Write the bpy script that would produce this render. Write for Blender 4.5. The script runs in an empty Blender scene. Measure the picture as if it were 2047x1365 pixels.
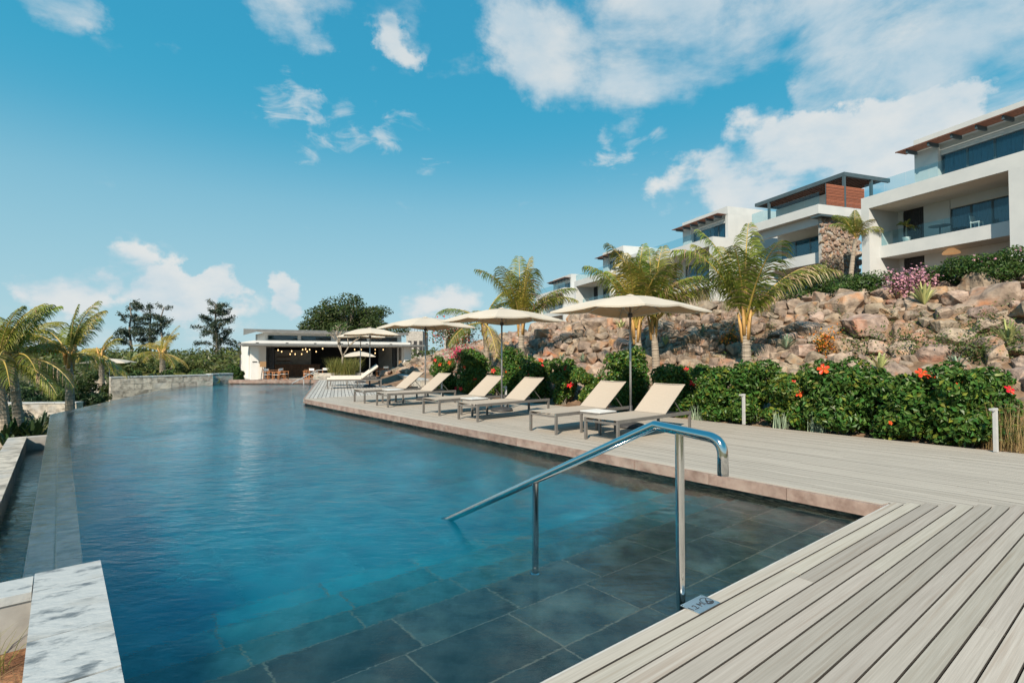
import bpy, bmesh, math, random
import numpy as np
from mathutils import Vector, Matrix
R = random.Random(7)
NR = np.random.RandomState(11)
rad = math.radians
C = bpy.context.scene.collection
SC = bpy.context.scene
# ------------------------------------------------------------------ camera
W_, H_ = 2047.0, 1365.0
FPX, EYE, CX, CY = 1040.0, 1.38, 1023.5, 682.5
PITCH = math.atan((708 - CY) / FPX)
cam_d = bpy.data.cameras.new('camera'); cam = bpy.data.objects.new('camera', cam_d); C.objects.link(cam)
cam_d.sensor_width = 36.0; cam_d.lens = 36.0 * FPX / W_; cam_d.clip_end = 5000; cam_d.clip_start = 0.05
cam.location = (0, 0, EYE); cam.rotation_euler = (rad(90) + PITCH, 0, 0)
SC.camera = cam
def ray(px, py):
    a = (px - CX) / FPX; b = (CY - py) / FPX
    return Vector((a, math.cos(PITCH) - b * math.sin(PITCH), math.sin(PITCH) + b * math.cos(PITCH)))
EYEV = Vector((0, 0, EYE))
def at(px, py, z=0.0):            # the pixel's point on the level z
    r = ray(px, py); return EYEV + r * ((z - EYE) / r.z)
def atY(px, py, Y):               # the pixel's point at forward distance Y
    r = ray(px, py); return EYEV + r * (Y / r.y)
# ------------------------------------------------------------------ light and sky
SUN_AZ = math.atan2(-0.30, -0.95)          # horizontal direction to the sun, from +Y towards +X
SUN_EL = rad(37)
world = bpy.data.worlds.new('World'); SC.world = world; world.use_nodes = True
def build_world():
    nt = world.node_tree; N = nt.nodes; L = nt.links; N.clear()
    def nd(t, **k):
        n = N.new(t)
        for a, v in k.items(): setattr(n, a, v)
        return n
    def math_(op, a, b=None, clamp=False):
        n = nd('ShaderNodeMath', operation=op, use_clamp=clamp)
        for i, v in enumerate((a, b)):
            if v is None: continue
            if isinstance(v, (int, float)): n.inputs[i].default_value = v
            else: L.new(v, n.inputs[i])
        return n.outputs[0]
    out = nd('ShaderNodeOutputWorld'); bg = nd('ShaderNodeBackground')
    sky = nd('ShaderNodeTexSky', sky_type='NISHITA'); sky.sun_disc = False
    sky.sun_elevation = SUN_EL; sky.sun_rotation = SUN_AZ
    sky.altitude = 0; sky.air_density = 1.0; sky.dust_density = 0.6; sky.ozone_density = 1.6
    tc = nd('ShaderNodeTexCoord'); D = tc.outputs['Generated']
    sepz = nd('ShaderNodeSeparateXYZ'); L.new(D, sepz.inputs[0])
    ramp = nd('ShaderNodeValToRGB'); L.new(sepz.outputs[2], ramp.inputs[0]); ce = ramp.color_ramp.elements; ramp.color_ramp.interpolation = 'B_SPLINE'
    ce[0].position = 0.0; ce[0].color = (0.45, 0.65, 0.72, 1); ce[1].position = 0.66; ce[1].color = (0.03, 0.30, 0.53, 1)
    for p_, c_ in ((0.13, (0.33, 0.59, 0.69)), (0.26, (0.225, 0.515, 0.66)), (0.36, (0.05, 0.39, 0.60)), (0.47, (0.036, 0.36, 0.57))):
        e_ = ce.new(p_); e_.color = (*c_, 1)
    sc_ = nd('ShaderNodeMix', data_type='RGBA', blend_type='MULTIPLY'); sc_.inputs[0].default_value = 1.0; L.new(ramp.outputs[0], sc_.inputs[6]); sc_.inputs[7].default_value = (SKY_GAIN,) * 3 + (1,)
    tint = nd('ShaderNodeMix', data_type='RGBA'); tint.inputs[0].default_value = 0.93
    L.new(sky.outputs[0], tint.inputs[6]); L.new(sc_.outputs[2], tint.inputs[7])
    # clouds: fractal noise over the sky dome, with the banks of cloud the picture shows
    sep = nd('ShaderNodeSeparateXYZ'); L.new(D, sep.inputs[0])
    den = math_('ADD', math_('MAXIMUM', sep.outputs[2], 0.0), 0.16)
    comb = nd('ShaderNodeCombineXYZ')
    L.new(math_('DIVIDE', sep.outputs[0], den), comb.inputs[0]); L.new(math_('DIVIDE', sep.outputs[1], den), comb.inputs[1])
    L.new(math_('MULTIPLY', sep.outputs[2], 2.0), comb.inputs[2])
    n1 = nd('ShaderNodeTexNoise'); n1.inputs['Scale'].default_value = 1.9; n1.inputs['Detail'].default_value = 10; n1.inputs['Roughness'].default_value = 0.6; n1.inputs['Distortion'].default_value = 0.25
    mp = nd('ShaderNodeMapping'); mp.inputs['Location'].default_value = (3.3, 1.2, 0.4); mp.inputs['Scale'].default_value = (1.0, 0.8, 1.0)
    L.new(comb.outputs[0], mp.inputs[0]); L.new(mp.outputs[0], n1.inputs['Vector'])
    n2 = nd('ShaderNodeTexNoise'); n2.inputs['Scale'].default_value = 9.0; n2.inputs['Detail'].default_value = 8; n2.inputs['Roughness'].default_value = 0.55
    mp2 = nd('ShaderNodeMapping'); mp2.inputs['Scale'].default_value = (1.0, 1.0, 1.7); L.new(D, mp2.inputs[0]); L.new(mp2.outputs[0], n2.inputs['Vector'])
    # fine streaks for the thin wisps
    n3 = nd('ShaderNodeTexNoise'); n3.inputs['Scale'].default_value = 14.0; n3.inputs['Detail'].default_value = 9; n3.inputs['Roughness'].default_value = 0.62; n3.inputs['Distortion'].default_value = 0.9
    mp3 = nd('ShaderNodeMapping'); mp3.inputs['Scale'].default_value = (0.8, 0.8, 2.1); L.new(D, mp3.inputs[0]); L.new(mp3.outputs[0], n3.inputs['Vector'])
    n4 = nd('ShaderNodeTexNoise'); n4.inputs['Scale'].default_value = 8.0; n4.inputs['Detail'].default_value = 7; n4.inputs['Roughness'].default_value = 0.6; L.new(D, n4.inputs['Vector'])
    wv = nd('ShaderNodeVectorMath', operation='MULTIPLY_ADD'); L.new(n4.outputs['Color'], wv.inputs[0]); wv.inputs[1].default_value = (0.20, 0.20, 0.14); wv.inputs[2].default_value = (-0.10, -0.10, -0.07)
    wa = nd('ShaderNodeVectorMath', operation='ADD'); L.new(D, wa.inputs[0]); L.new(wv.outputs[0], wa.inputs[1]); wn_ = nd('ShaderNodeVectorMath', operation='NORMALIZE'); L.new(wa.outputs[0], wn_.inputs[0]); DW = wn_.outputs[0]
    def banks(lst):
        tot = None
        for px, py, r, amp in lst:
            r *= 1.12; amp *= 0.60
            v = ray(px, py).normalized()
            dp = nd('ShaderNodeVectorMath', operation='DOT_PRODUCT'); L.new(DW, dp.inputs[0]); dp.inputs[1].default_value = v
            mr = nd('ShaderNodeMapRange', interpolation_type='SMOOTHSTEP'); ang = r / FPX
            L.new(dp.outputs['Value'], mr.inputs[0]); mr.inputs[1].default_value = math.cos(ang); mr.inputs[2].default_value = 1.0
            mr.inputs[3].default_value = 0.0; mr.inputs[4].default_value = amp
            tot = mr.outputs[0] if tot is None else math_('ADD', tot, mr.outputs[0])
        return math_('MINIMUM', tot, 0.40)
    def edge(v, lo, hi, top=1.0):
        mr = nd('ShaderNodeMapRange', interpolation_type='SMOOTHSTEP'); L.new(v, mr.inputs[0])
        mr.inputs[1].default_value = lo; mr.inputs[2].default_value = hi; mr.inputs[4].default_value = top; return mr.outputs[0]
    high = banks(HIGH); low = banks(LOW); wisp = banks(WISP)
    cm = edge(math_('ADD', n1.outputs[0], high), 0.725, 0.97, 0.85)
    cl = edge(math_('ADD', n2.outputs[0], low), 0.68, 0.88, 0.93)
    cw = edge(math_('ADD', n3.outputs[0], wisp), 0.735, 1.02, 0.7)
    # a band of faint cloud low over the whole horizon
    hz = nd('ShaderNodeMapRange', interpolation_type='SMOOTHSTEP'); L.new(sep.outputs[2], hz.inputs[0])
    hz.inputs[1].default_value = 0.16; hz.inputs[2].default_value = 0.0; hz.inputs[3].default_value = 0.0; hz.inputs[4].default_value = 0.2
    cb = edge(math_('ADD', n2.outputs[0], hz.outputs[0]), 0.64, 0.9, 0.55)
    m = math_('MAXIMUM', math_('MAXIMUM', cm, cl), math_('MAXIMUM', cw, cb))
    shade = nd('ShaderNodeMix', data_type='RGBA'); L.new(edge(n2.outputs[0], 0.35, 0.7), shade.inputs[0])
    shade.inputs[6].default_value = tuple(x * CLOUD for x in (0.72, 0.85, 0.93)) + (1,)
    shade.inputs[7].default_value = tuple(x * CLOUD for x in (0.96, 0.98, 0.97)) + (1,)
    mix = nd('ShaderNodeMix', data_type='RGBA'); L.new(m, mix.inputs[0]); L.new(tint.outputs[2], mix.inputs[6]); L.new(shade.outputs[2], mix.inputs[7])
    L.new(mix.outputs[2], bg.inputs[0]); bg.inputs[1].default_value = SKY_STRENGTH
    L.new(bg.outputs[0], out.inputs[0])
SKY_STRENGTH = 0.1; SKY_GAIN = 7.7; CLOUD = 6.1
HIGH = [(1190, 60, 210, .38), (1340, 120, 180, .38), (1060, 100, 110, .30), (1500, 50, 140, .30), (1720, 130, 170, .30), (1900, 90, 210, .37), (2040, 60, 210, .40), (1680, 190, 60, .2), (585, 5, 110, .62), (130, 0, 90, .56), (800, 5, 100, .5), (790, 85, 40, .28)]
LOW = [(1560, 330, 130, .5), (1440, 380, 120, .45), (1330, 410, 60, .2), (1640, 290, 70, .35), (1760, 290, 120, .42), (1850, 270, 100, .4), (1930, 260, 80, .3), (275, 562, 74, .56), (335, 598, 54, .52), (140, 585, 52, .4), (440, 578, 45, .5), (405, 606, 40, .35), (590, 592, 46, .55), (545, 628, 70, .36), (385, 645, 95, .32), (850, 618, 80, .42), (930, 600, 60, .35), (60, 640, 120, .18)]
WISP = [(550, 205, 60, .5), (640, 235, 60, .3), (740, 260, 80, .36), (840, 290, 75, .42), (1270, 285, 90, .42), (1215, 310, 40, .25), (620, 285, 40, .3)]
build_world()
sun_d = bpy.data.lights.new('sun', 'SUN'); sun = bpy.data.objects.new('sun', sun_d); C.objects.link(sun)
sun_d.energy = 5.0; sun_d.angle = rad(0.55); sun_d.color = (1.0, 0.86, 0.68)
_dir = Vector((math.sin(SUN_AZ) * math.cos(SUN_EL), math.cos(SUN_AZ) * math.cos(SUN_EL), math.sin(SUN_EL)))
sun.rotation_euler = _dir.to_track_quat('Z', 'Y').to_euler(); sun.location = _dir * 60
vs = SC.view_settings; vs.view_transform = 'Standard'; vs.look = 'None'; vs.exposure = 0.4; vs.gamma = 1.0; vs.use_curve_mapping = False
cy = SC.cycles
cy.use_denoising = True; cy.max_bounces = 10; cy.diffuse_bounces = 3; cy.glossy_bounces = 4; cy.transmission_bounces = 8; cy.transparent_max_bounces = 24
cy.caustics_refractive = True; cy.caustics_reflective = False; cy.sample_clamp_indirect = 6.0; cy.blur_glossy = 0.3
# ------------------------------------------------------------------ frames of the place
D1 = Vector((-0.6556, 0.7551, 0)); D2 = Vector((0.7551, 0.6556, 0))       # along / across the lounger deck
A_U = rad(52.1); U = Vector((math.sin(A_U), math.cos(A_U), 0)); V = Vector((-U.y, U.x, 0))  # along / across the near deck
def ST(s, t, z=0.0): p = D1 * s + D2 * t; return Vector((p.x, p.y, z))
def UV(u, v, z=0.0): p = U * u + V * v; return Vector((p.x, p.y, z))
ANG_D2 = math.atan2(D2.y, D2.x); ANG_U = math.atan2(U.y, U.x)
WATER = -0.19
# ------------------------------------------------------------------ helpers
class MB:
    def __init__(s): s.v = []; s.f = []; s.m = []
    def add(s, vs, fs, mi=0):
        o = len(s.v); s.v.extend([tuple(p) for p in vs])
        for f in fs: s.f.append(tuple(i + o for i in f)); s.m.append(mi)
        return s
    def box(s, c, d, rz=0.0, mi=0, rx=0.0, ry=0.0):
        M = Matrix.Translation(c) @ Matrix.Rotation(rz, 4, 'Z') @ Matrix.Rotation(ry, 4, 'Y') @ Matrix.Rotation(rx, 4, 'X')
        p = [M @ Vector((x * d[0] / 2, y * d[1] / 2, z * d[2] / 2)) for x in (-1, 1) for y in (-1, 1) for z in (-1, 1)]
        return s.add(p, [(0, 1, 3, 2), (4, 6, 7, 5), (0, 4, 5, 1), (2, 3, 7, 6), (0, 2, 6, 4), (1, 5, 7, 3)], mi)
    def b2(s, a, b, mi=0):
        return s.box([(a[i] + b[i]) / 2 for i in range(3)], [abs(a[i] - b[i]) for i in range(3)], mi=mi)
    def prism(s, poly, z0, z1, mi=0):
        n = len(poly)
        vs = [(p[0], p[1], z0) for p in poly] + [(p[0], p[1], z1) for p in poly]
        ar = sum(poly[i][0] * poly[(i + 1) % n][1] - poly[(i + 1) % n][0] * poly[i][1] for i in range(n))
        up = tuple(range(n, 2 * n)); dn = tuple(range(n - 1, -1, -1))
        sides = [(i, (i + 1) % n, n + (i + 1) % n, n + i) for i in range(n)]
        if ar < 0: up = up[::-1]; dn = dn[::-1]; sides = [q[::-1] for q in sides]
        return s.add(vs, [up, dn] + sides, mi)
    def tube(s, pts, r, n=8, mi=0, cap=True):
        pts = [Vector(p) for p in pts]; k = len(pts)
        rs = r if isinstance(r, (list, tuple)) else [r] * k
        vs = []; prev = None
        for i, p in enumerate(pts):
            t = (pts[min(i + 1, k - 1)] - pts[max(i - 1, 0)]).normalized()
            if prev is None:
                a = t.orthogonal().normalized()
            else:
                a = (prev - t * prev.dot(t)).normalized()
            prev = a; b = t.cross(a)
            for j in range(n):
                g = 2 * math.pi * j / n
                vs.append(p + (a * math.cos(g) + b * math.sin(g)) * rs[i])
        fs = [(i * n + j, i * n + (j + 1) % n, (i + 1) * n + (j + 1) % n, (i + 1) * n + j) for i in range(k - 1) for j in range(n)]
        if cap: fs += [tuple(range(n - 1, -1, -1)), tuple(range((k - 1) * n, k * n))]
        return s.add(vs, fs, mi)
    def lathe(s, prof, c=(0, 0, 0), n=16, mi=0):
        vs = [(c[0] + r * math.cos(2 * math.pi * j / n), c[1] + r * math.sin(2 * math.pi * j / n), c[2] + z) for r, z in prof for j in range(n)]
        k = len(prof)
        fs = [(i * n + j, i * n + (j + 1) % n, (i + 1) * n + (j + 1) % n, (i + 1) * n + j) for i in range(k - 1) for j in range(n)]
        fs += [tuple(range(n - 1, -1, -1)), tuple(range((k - 1) * n, k * n))]
        return s.add(vs, fs, mi)
    def mesh(s, name, mats, smooth=False):
        me = bpy.data.meshes.new(name); me.from_pydata(s.v, [], s.f)
        for m in (mats if isinstance(mats, (list, tuple)) else [mats]): me.materials.append(m)
        me.polygons.foreach_set('material_index', s.m)
        me.polygons.foreach_set('use_smooth', [bool(smooth)] * len(s.f)); me.update()
        return me
    def build(s, name, mats, parent=None, smooth=False, loc=None):
        return link(name, s.mesh(name, mats, smooth), parent, loc)
def link(name, me, parent=None, loc=None, rz=0.0):
    o = bpy.data.objects.new(name, me); C.objects.link(o)
    if parent is not None: o.parent = parent
    if loc is not None: o.location = loc
    if rz: o.rotation_euler = (0, 0, rz)
    return o
def npmesh(name, verts, faces, mats, mi=None, smooth=False):
    me = bpy.data.meshes.new(name); verts = np.asarray(verts, dtype=np.float32); faces = np.asarray(faces, dtype=np.int32)
    k = faces.shape[1]; nf = len(faces)
    me.vertices.add(len(verts)); me.vertices.foreach_set('co', verts.ravel())
    me.loops.add(nf * k); me.loops.foreach_set('vertex_index', faces.ravel())
    me.polygons.add(nf); me.polygons.foreach_set('loop_start', np.arange(nf, dtype=np.int32) * k)
    for m in (mats if isinstance(mats, (list, tuple)) else [mats]): me.materials.append(m)
    if mi is not None: me.polygons.foreach_set('material_index', np.asarray(mi, dtype=np.int32))
    me.polygons.foreach_set('use_smooth', np.full(nf, smooth)); me.update(calc_edges=True); me.validate()
    return me
def tag(o, label=None, cat=None, group=None, kind=None):
    if label: o['label'] = label
    if cat: o['category'] = cat
    if group: o['group'] = group
    if kind: o['kind'] = kind
    return o
def thing(name, label, cat, loc=(0, 0, 0), rz=0.0, group=None):
    o = bpy.data.objects.new(name, None); C.objects.link(o); o.location = loc; o.rotation_euler = (0, 0, rz); o.empty_display_size = 0.1
    return tag(o, label, cat, group)
def dup(root, loc, rz, label, group=None):
    r = root.copy(); C.objects.link(r); r.location = loc; r.rotation_euler = (0, 0, rz); r['label'] = label
    if group: r['group'] = group
    for ch in list(root.children):
        c = ch.copy(); C.objects.link(c); c.parent = r
        for g in ch.children:
            d = g.copy(); C.objects.link(d); d.parent = c
    return r
def struct(o): o['kind'] = 'structure'; return o
# ------------------------------------------------------------------ materials
def mat(name, c1, c2=None, scale=4.0, rough=0.6, bump=0.0, bscale=None, stretch=(1, 1, 1), rz=0.0, coords='Object', objvar=0.0, island=0.0, metal=0.0, spec=0.5,
        transl=0.0, tcol=None, c3=None, detail=6, lo=0.35, hi=0.65, hue=0.0, bdist=0.02, emit=None):
    m = bpy.data.materials.new(name); m.use_nodes = True; nt = m.node_tree; N = nt.nodes; L = nt.links
    b = N['Principled BSDF']; b.inputs['Roughness'].default_value = rough; b.inputs['Metallic'].default_value = metal
    b.inputs['Specular IOR Level'].default_value = spec
    col = None; vec = None
    if c2 or bump or c3:
        if coords == 'World': src = N.new('ShaderNodeNewGeometry').outputs['Position']
        else: src = N.new('ShaderNodeTexCoord').outputs[coords]
        mp = N.new('ShaderNodeMapping'); mp.vector_type = 'TEXTURE' if rz else 'POINT'
        if rz:
            mp.inputs['Rotation'].default_value = (0, 0, rz); L.new(src, mp.inputs[0])
            m2 = N.new('ShaderNodeMapping'); L.new(mp.outputs[0], m2.inputs[0]); mp = m2
        else: L.new(src, mp.inputs[0])
        mp.inputs['Scale'].default_value = stretch
        vec = mp.outputs[0]
        if objvar or coords == 'World':
            oi = N.new('ShaderNodeObjectInfo'); ad = N.new('ShaderNodeVectorMath'); ad.operation = 'MULTIPLY_ADD'
            L.new(oi.outputs['Random'], ad.inputs[0]); ad.inputs[1].default_value = (37, 53, 71); L.new(vec, ad.inputs[2]); vec = ad.outputs[0]
    if c2:
        n = N.new('ShaderNodeTexNoise'); n.inputs['Scale'].default_value = scale; n.inputs['Detail'].default_value = detail; n.inputs['Roughness'].default_value = 0.6; L.new(vec, n.inputs['Vector'])
        r = N.new('ShaderNodeValToRGB'); L.new(n.outputs[0], r.inputs[0]); e = r.color_ramp.elements
        e[0].position = lo; e[0].color = (*c1, 1); e[1].position = hi; e[1].color = (*c2, 1); col = r.outputs[0]
        if c3:
            n2 = N.new('ShaderNodeTexNoise'); n2.inputs['Scale'].default_value = scale * 0.37; n2.inputs['Detail'].default_value = 5; L.new(vec, n2.inputs['Vector'])
            mr = N.new('ShaderNodeMapRange'); L.new(n2.outputs[0], mr.inputs[0]); mr.inputs[1].default_value = 0.54; mr.inputs[2].default_value = 0.70
            mx = N.new('ShaderNodeMix'); mx.data_type = 'RGBA'; L.new(mr.outputs[0], mx.inputs[0]); L.new(col, mx.inputs[6]); mx.inputs[7].default_value = (*c3, 1); col = mx.outputs[2]
    if objvar or island or hue:
        hs = N.new('ShaderNodeHueSaturation')
        if col is not None: L.new(col, hs.inputs['Color'])
        else: hs.inputs['Color'].default_value = (*c1, 1)
        src = N.new('ShaderNodeObjectInfo').outputs['Random'] if objvar else N.new('ShaderNodeNewGeometry').outputs['Random Per Island']
        amt = objvar or island
        mr = N.new('ShaderNodeMapRange'); L.new(src, mr.inputs[0]); mr.inputs[3].default_value = 1 - amt; mr.inputs[4].default_value = 1 + amt; L.new(mr.outputs[0], hs.inputs['Value'])
        if objvar and island:
            g2 = N.new('ShaderNodeNewGeometry'); m3 = N.new('ShaderNodeMapRange'); L.new(g2.outputs['Random Per Island'], m3.inputs[0]); m3.inputs[3].default_value = 1 - island; m3.inputs[4].default_value = 1 + island
            ml = N.new('ShaderNodeMath'); ml.operation = 'MULTIPLY'; L.new(mr.outputs[0], ml.inputs[0]); L.new(m3.outputs[0], ml.inputs[1]); L.new(ml.outputs[0], hs.inputs['Value'])
        if hue:
            wn = N.new('ShaderNodeTexWhiteNoise'); wn.noise_dimensions = '1D'; L.new(src, wn.inputs['W'])
            mr2 = N.new('ShaderNodeMapRange'); L.new(wn.outputs[0], mr2.inputs[0]); mr2.inputs[3].default_value = 0.5 - hue; mr2.inputs[4].default_value = 0.5 + hue; L.new(mr2.outputs[0], hs.inputs['Hue'])
        col = hs.outputs[0]
    if col is not None: L.new(col, b.inputs['Base Color'])
    else: b.inputs['Base Color'].default_value = (*c1, 1)
    if bump:
        n = N.new('ShaderNodeTexNoise'); n.inputs['Scale'].default_value = bscale or scale * 2; n.inputs['Detail'].default_value = 6; L.new(vec, n.inputs['Vector'])
        bp = N.new('ShaderNodeBump'); bp.inputs['Strength'].default_value = bump; bp.inputs['Distance'].default_value = bdist; L.new(n.outputs[0], bp.inputs['Height']); L.new(bp.outputs[0], b.inputs['Normal'])
    if emit:
        b.inputs['Emission Color'].default_value = (*emit[0], 1); b.inputs['Emission Strength'].default_value = emit[1]
    if transl:
        t = N.new('ShaderNodeBsdfTranslucent'); mx = N.new('ShaderNodeMixShader'); mx.inputs[0].default_value = transl
        if tcol: t.inputs[0].default_value = (*tcol, 1)
        elif col is not None: L.new(col, t.inputs[0])
        else: t.inputs[0].default_value = (*c1, 1)
        L.new(b.outputs[0], mx.inputs[1]); L.new(t.outputs[0], mx.inputs[2]); L.new(mx.outputs[0], N['Material Output'].inputs[0])
    return m
def glass_mat(name, tint, fres=1.45, rough=0.01):
    m = bpy.data.materials.new(name); m.use_nodes = True; nt = m.node_tree; N = nt.nodes; L = nt.links; N.remove(N['Principled BSDF'])
    t = N.new('ShaderNodeBsdfTransparent'); t.inputs[0].default_value = (*tint, 1); g = N.new('ShaderNodeBsdfGlossy'); g.inputs['Roughness'].default_value = rough
    fr = N.new('ShaderNodeLayerWeight'); pw_ = N.new('ShaderNodeMath'); pw_.operation = 'POWER'; L.new(fr.outputs['Facing'], pw_.inputs[0]); pw_.inputs[1].default_value = 4.0
    mr_ = N.new('ShaderNodeMapRange'); L.new(pw_.outputs[0], mr_.inputs[0]); mr_.inputs[3].default_value = ((fres - 1) / (fres + 1)) ** 2; mr_.inputs[4].default_value = 1.0
    mx = N.new('ShaderNodeMixShader'); L.new(mr_.outputs[0], mx.inputs[0]); L.new(t.outputs[0], mx.inputs[1]); L.new(g.outputs[0], mx.inputs[2]); L.new(mx.outputs[0], N['Material Output'].inputs[0])
    return m
def water_mat(name, col, dens, rip=1.0):
    m = bpy.data.materials.new(name); m.use_nodes = True; nt = m.node_tree; N = nt.nodes; L = nt.links; N.remove(N['Principled BSDF'])
    g = N.new('ShaderNodeBsdfGlass'); g.inputs['IOR'].default_value = 1.333; g.inputs['Roughness'].default_value = 0.0
    pos = N.new('ShaderNodeNewGeometry').outputs['Position']; last = None
    pn_ = N.new('ShaderNodeTexNoise'); pn_.inputs['Scale'].default_value = 0.45; pn_.inputs['Detail'].default_value = 2; L.new(pos, pn_.inputs['Vector'])   # gusts: calmer and rougher patches
    pm = N.new('ShaderNodeMapRange'); L.new(pn_.outputs[0], pm.inputs[0]); pm.inputs[1].default_value = 0.35; pm.inputs[2].default_value = 0.65; pm.inputs[3].default_value = 0.35; pm.inputs[4].default_value = 1.0
    vd = N.new('ShaderNodeVectorMath'); vd.operation = 'DOT_PRODUCT'; L.new(pos, vd.inputs[0]); vd.inputs[1].default_value = V          # the water over the steps is sheltered and calmer
    vm = N.new('ShaderNodeMapRange'); L.new(vd.outputs['Value'], vm.inputs[0]); vm.inputs[1].default_value = 2.6; vm.inputs[2].default_value = 6.5; vm.inputs[3].default_value = 0.45; vm.inputs[4].default_value = 1.0
    pq = N.new('ShaderNodeMath'); pq.operation = 'MULTIPLY'; L.new(pm.outputs[0], pq.inputs[0]); L.new(vm.outputs[0], pq.inputs[1])
    for sc, st, dist, rot, dt in ((1.3, (1, 1.4, 1), 0.016, 0.5, 2), (5.0, (0.75, 1.7, 1), 0.017, 0.15, 4), (15.0, (0.75, 1.8, 1), 0.0066, -0.15, 3)):
        mp = N.new('ShaderNodeMapping'); mp.inputs['Scale'].default_value = st; mp.inputs['Rotation'].default_value = (0, 0, rot); L.new(pos, mp.inputs[0])
        n = N.new('ShaderNodeTexNoise'); n.inputs['Scale'].default_value = sc; n.inputs['Detail'].default_value = dt; n.inputs['Distortion'].default_value = 0.5; L.new(mp.outputs[0], n.inputs['Vector'])
        b = N.new('ShaderNodeBump'); b.inputs['Distance'].default_value = dist * rip; L.new(n.outputs[0], b.inputs['Height'])
        if sc > 2: L.new(pq.outputs[0], b.inputs['Strength'])
        else: L.new(vm.outputs[0], b.inputs['Strength'])
        if last: L.new(last, b.inputs['Normal'])
        last = b.outputs[0]
    L.new(last, g.inputs['Normal']); L.new(g.outputs[0], N['Material Output'].inputs[0])
    va = N.new('ShaderNodeVolumeAbsorption'); va.inputs[0].default_value = (*col, 1); va.inputs[1].default_value = dens; L.new(va.outputs[0], N['Material Output'].inputs[1])
    return m
M = {}
M['deck_near'] = mat('weathered_teak', (0.37, 0.33, 0.28), (0.455, 0.41, 0.355), scale=2.6, rough=0.78, stretch=(0.8, 42, 42), rz=ANG_U, coords='World', objvar=0.17, bump=0.25, bscale=6, c3=(0.34, 0.285, 0.23), bdist=0.003, hue=0.012)
M['deck_long'] = mat('bleached_deck', (0.36, 0.32, 0.27), (0.465, 0.42, 0.365), scale=3.0, rough=0.8, stretch=(0.5, 14, 14), rz=math.atan2(D1.y, D1.x), coords='World', objvar=0.07, bump=0.1, bscale=6, bdist=0.002)
M['deck_far'] = mat('grey_deck', (0.36, 0.345, 0.32), (0.52, 0.50, 0.47), scale=3.0, rough=0.8, coords='World', objvar=0.12)
M['plank_side'] = mat('gap_shade_plank_side', (0.035, 0.03, 0.026), (0.06, 0.052, 0.045), scale=8, rough=0.9, coords='World')  # shade of the gaps put into the colour of the side faces
M['nosing'] = mat('deck_nosing', (0.46, 0.44, 0.41), (0.6, 0.58, 0.55), scale=8, rough=0.7, coords='World')
M['kerb'] = mat('pink_kerb_stone', (0.19, 0.13, 0.108), (0.32, 0.24, 0.205), scale=7, rough=0.8, coords='World', objvar=0.10, bump=0.4, bdist=0.006, c3=(0.34, 0.27, 0.23))
M['waterline'] = mat('waterline_stone', (0.03, 0.03, 0.025), (0.30, 0.26, 0.19), scale=9, rough=0.6, coords='World', bump=0.4, stretch=(1, 1, 4), lo=.45, hi=.72)
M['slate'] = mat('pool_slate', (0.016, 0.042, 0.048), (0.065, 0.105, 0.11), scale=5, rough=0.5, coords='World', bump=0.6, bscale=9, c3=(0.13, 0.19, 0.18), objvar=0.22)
M['slate_mid'] = mat('mid_depth_tint_slate', (0.014, 0.085, 0.10), (0.05, 0.17, 0.19), scale=5, rough=0.5, coords='World', bump=0.5, bscale=9, objvar=0.15)  # first share of the deep water's blue put into the tile colour
M['slate_deep'] = mat('deep_depth_tint_slate', (0.012, 0.15, 0.185), (0.04, 0.26, 0.30), scale=4, rough=0.5, coords='World', bump=0.4, bscale=9, objvar=0.12)  # more of the deep water's blue put into the tile colour
M['pool_floor'] = mat('water_tint_floor', (0.012, 0.25, 0.31), (0.03, 0.38, 0.44), scale=2.2, rough=0.5, coords='World', bump=0.3, c3=(0.015, 0.32, 0.38), objvar=0.06)  # blue light scattered by the water is put into this floor colour
M['grout'] = mat('tile_grout', (0.17, 0.17, 0.14), (0.25, 0.24, 0.20), scale=20, rough=0.9, coords='World')
M['stone'] = mat('pale_stone', (0.14, 0.16, 0.175), (0.44, 0.455, 0.455), scale=7, rough=0.7, coords='World', bump=0.7, bscale=14, c3=(0.37, 0.37, 0.355), stretch=(0.9, 1.7, 1), rz=0.5, lo=.34, hi=.47, bdist=0.012, detail=11)
M['wet_stone'] = mat('wet_capping_stone', (0.07, 0.085, 0.095), (0.17, 0.185, 0.19), scale=6, rough=0.35, coords='World', bump=0.2, objvar=.12)
M['stone_wall'] = mat('rough_stone_wall', (0.20, 0.185, 0.16), (0.50, 0.46, 0.40), scale=3.6, rough=0.85, coords='World', bump=0.8, bscale=8, c3=(0.40, 0.40, 0.39), objvar=0.12, lo=.36, hi=.56, detail=9)
M['concrete'] = mat('grey_concrete', (0.30, 0.29, 0.275), (0.44, 0.43, 0.41), scale=3.5, rough=0.85, coords='World', bump=0.3)
M['steel'] = mat('polished_steel', (0.66, 0.655, 0.64), rough=0.11, metal=1.0)
M['plate'] = mat('brushed_plate', (0.62, 0.64, 0.66), (0.72, 0.74, 0.76), scale=20, rough=0.32, metal=0.9, stretch=(1, 12, 1))
M['ink'] = mat('engraved_black', (0.03, 0.03, 0.035), rough=0.5)
M['frame'] = mat('taupe_aluminium', (0.13, 0.122, 0.115), (0.165, 0.155, 0.145), scale=6, rough=0.45, spec=0.4)
M['sling'] = mat('beige_sling', (0.46, 0.40, 0.335), (0.51, 0.445, 0.375), scale=60, rough=0.85, bump=0.25, bscale=260, bdist=0.002, transl=0.12)
M['cushion'] = mat('cream_cushion', (0.70, 0.64, 0.56), (0.76, 0.70, 0.62), scale=12, rough=0.9)
M['table_top'] = mat('white_table_top', (0.74, 0.74, 0.73), (0.8, 0.8, 0.79), scale=8, rough=0.35)
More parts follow.
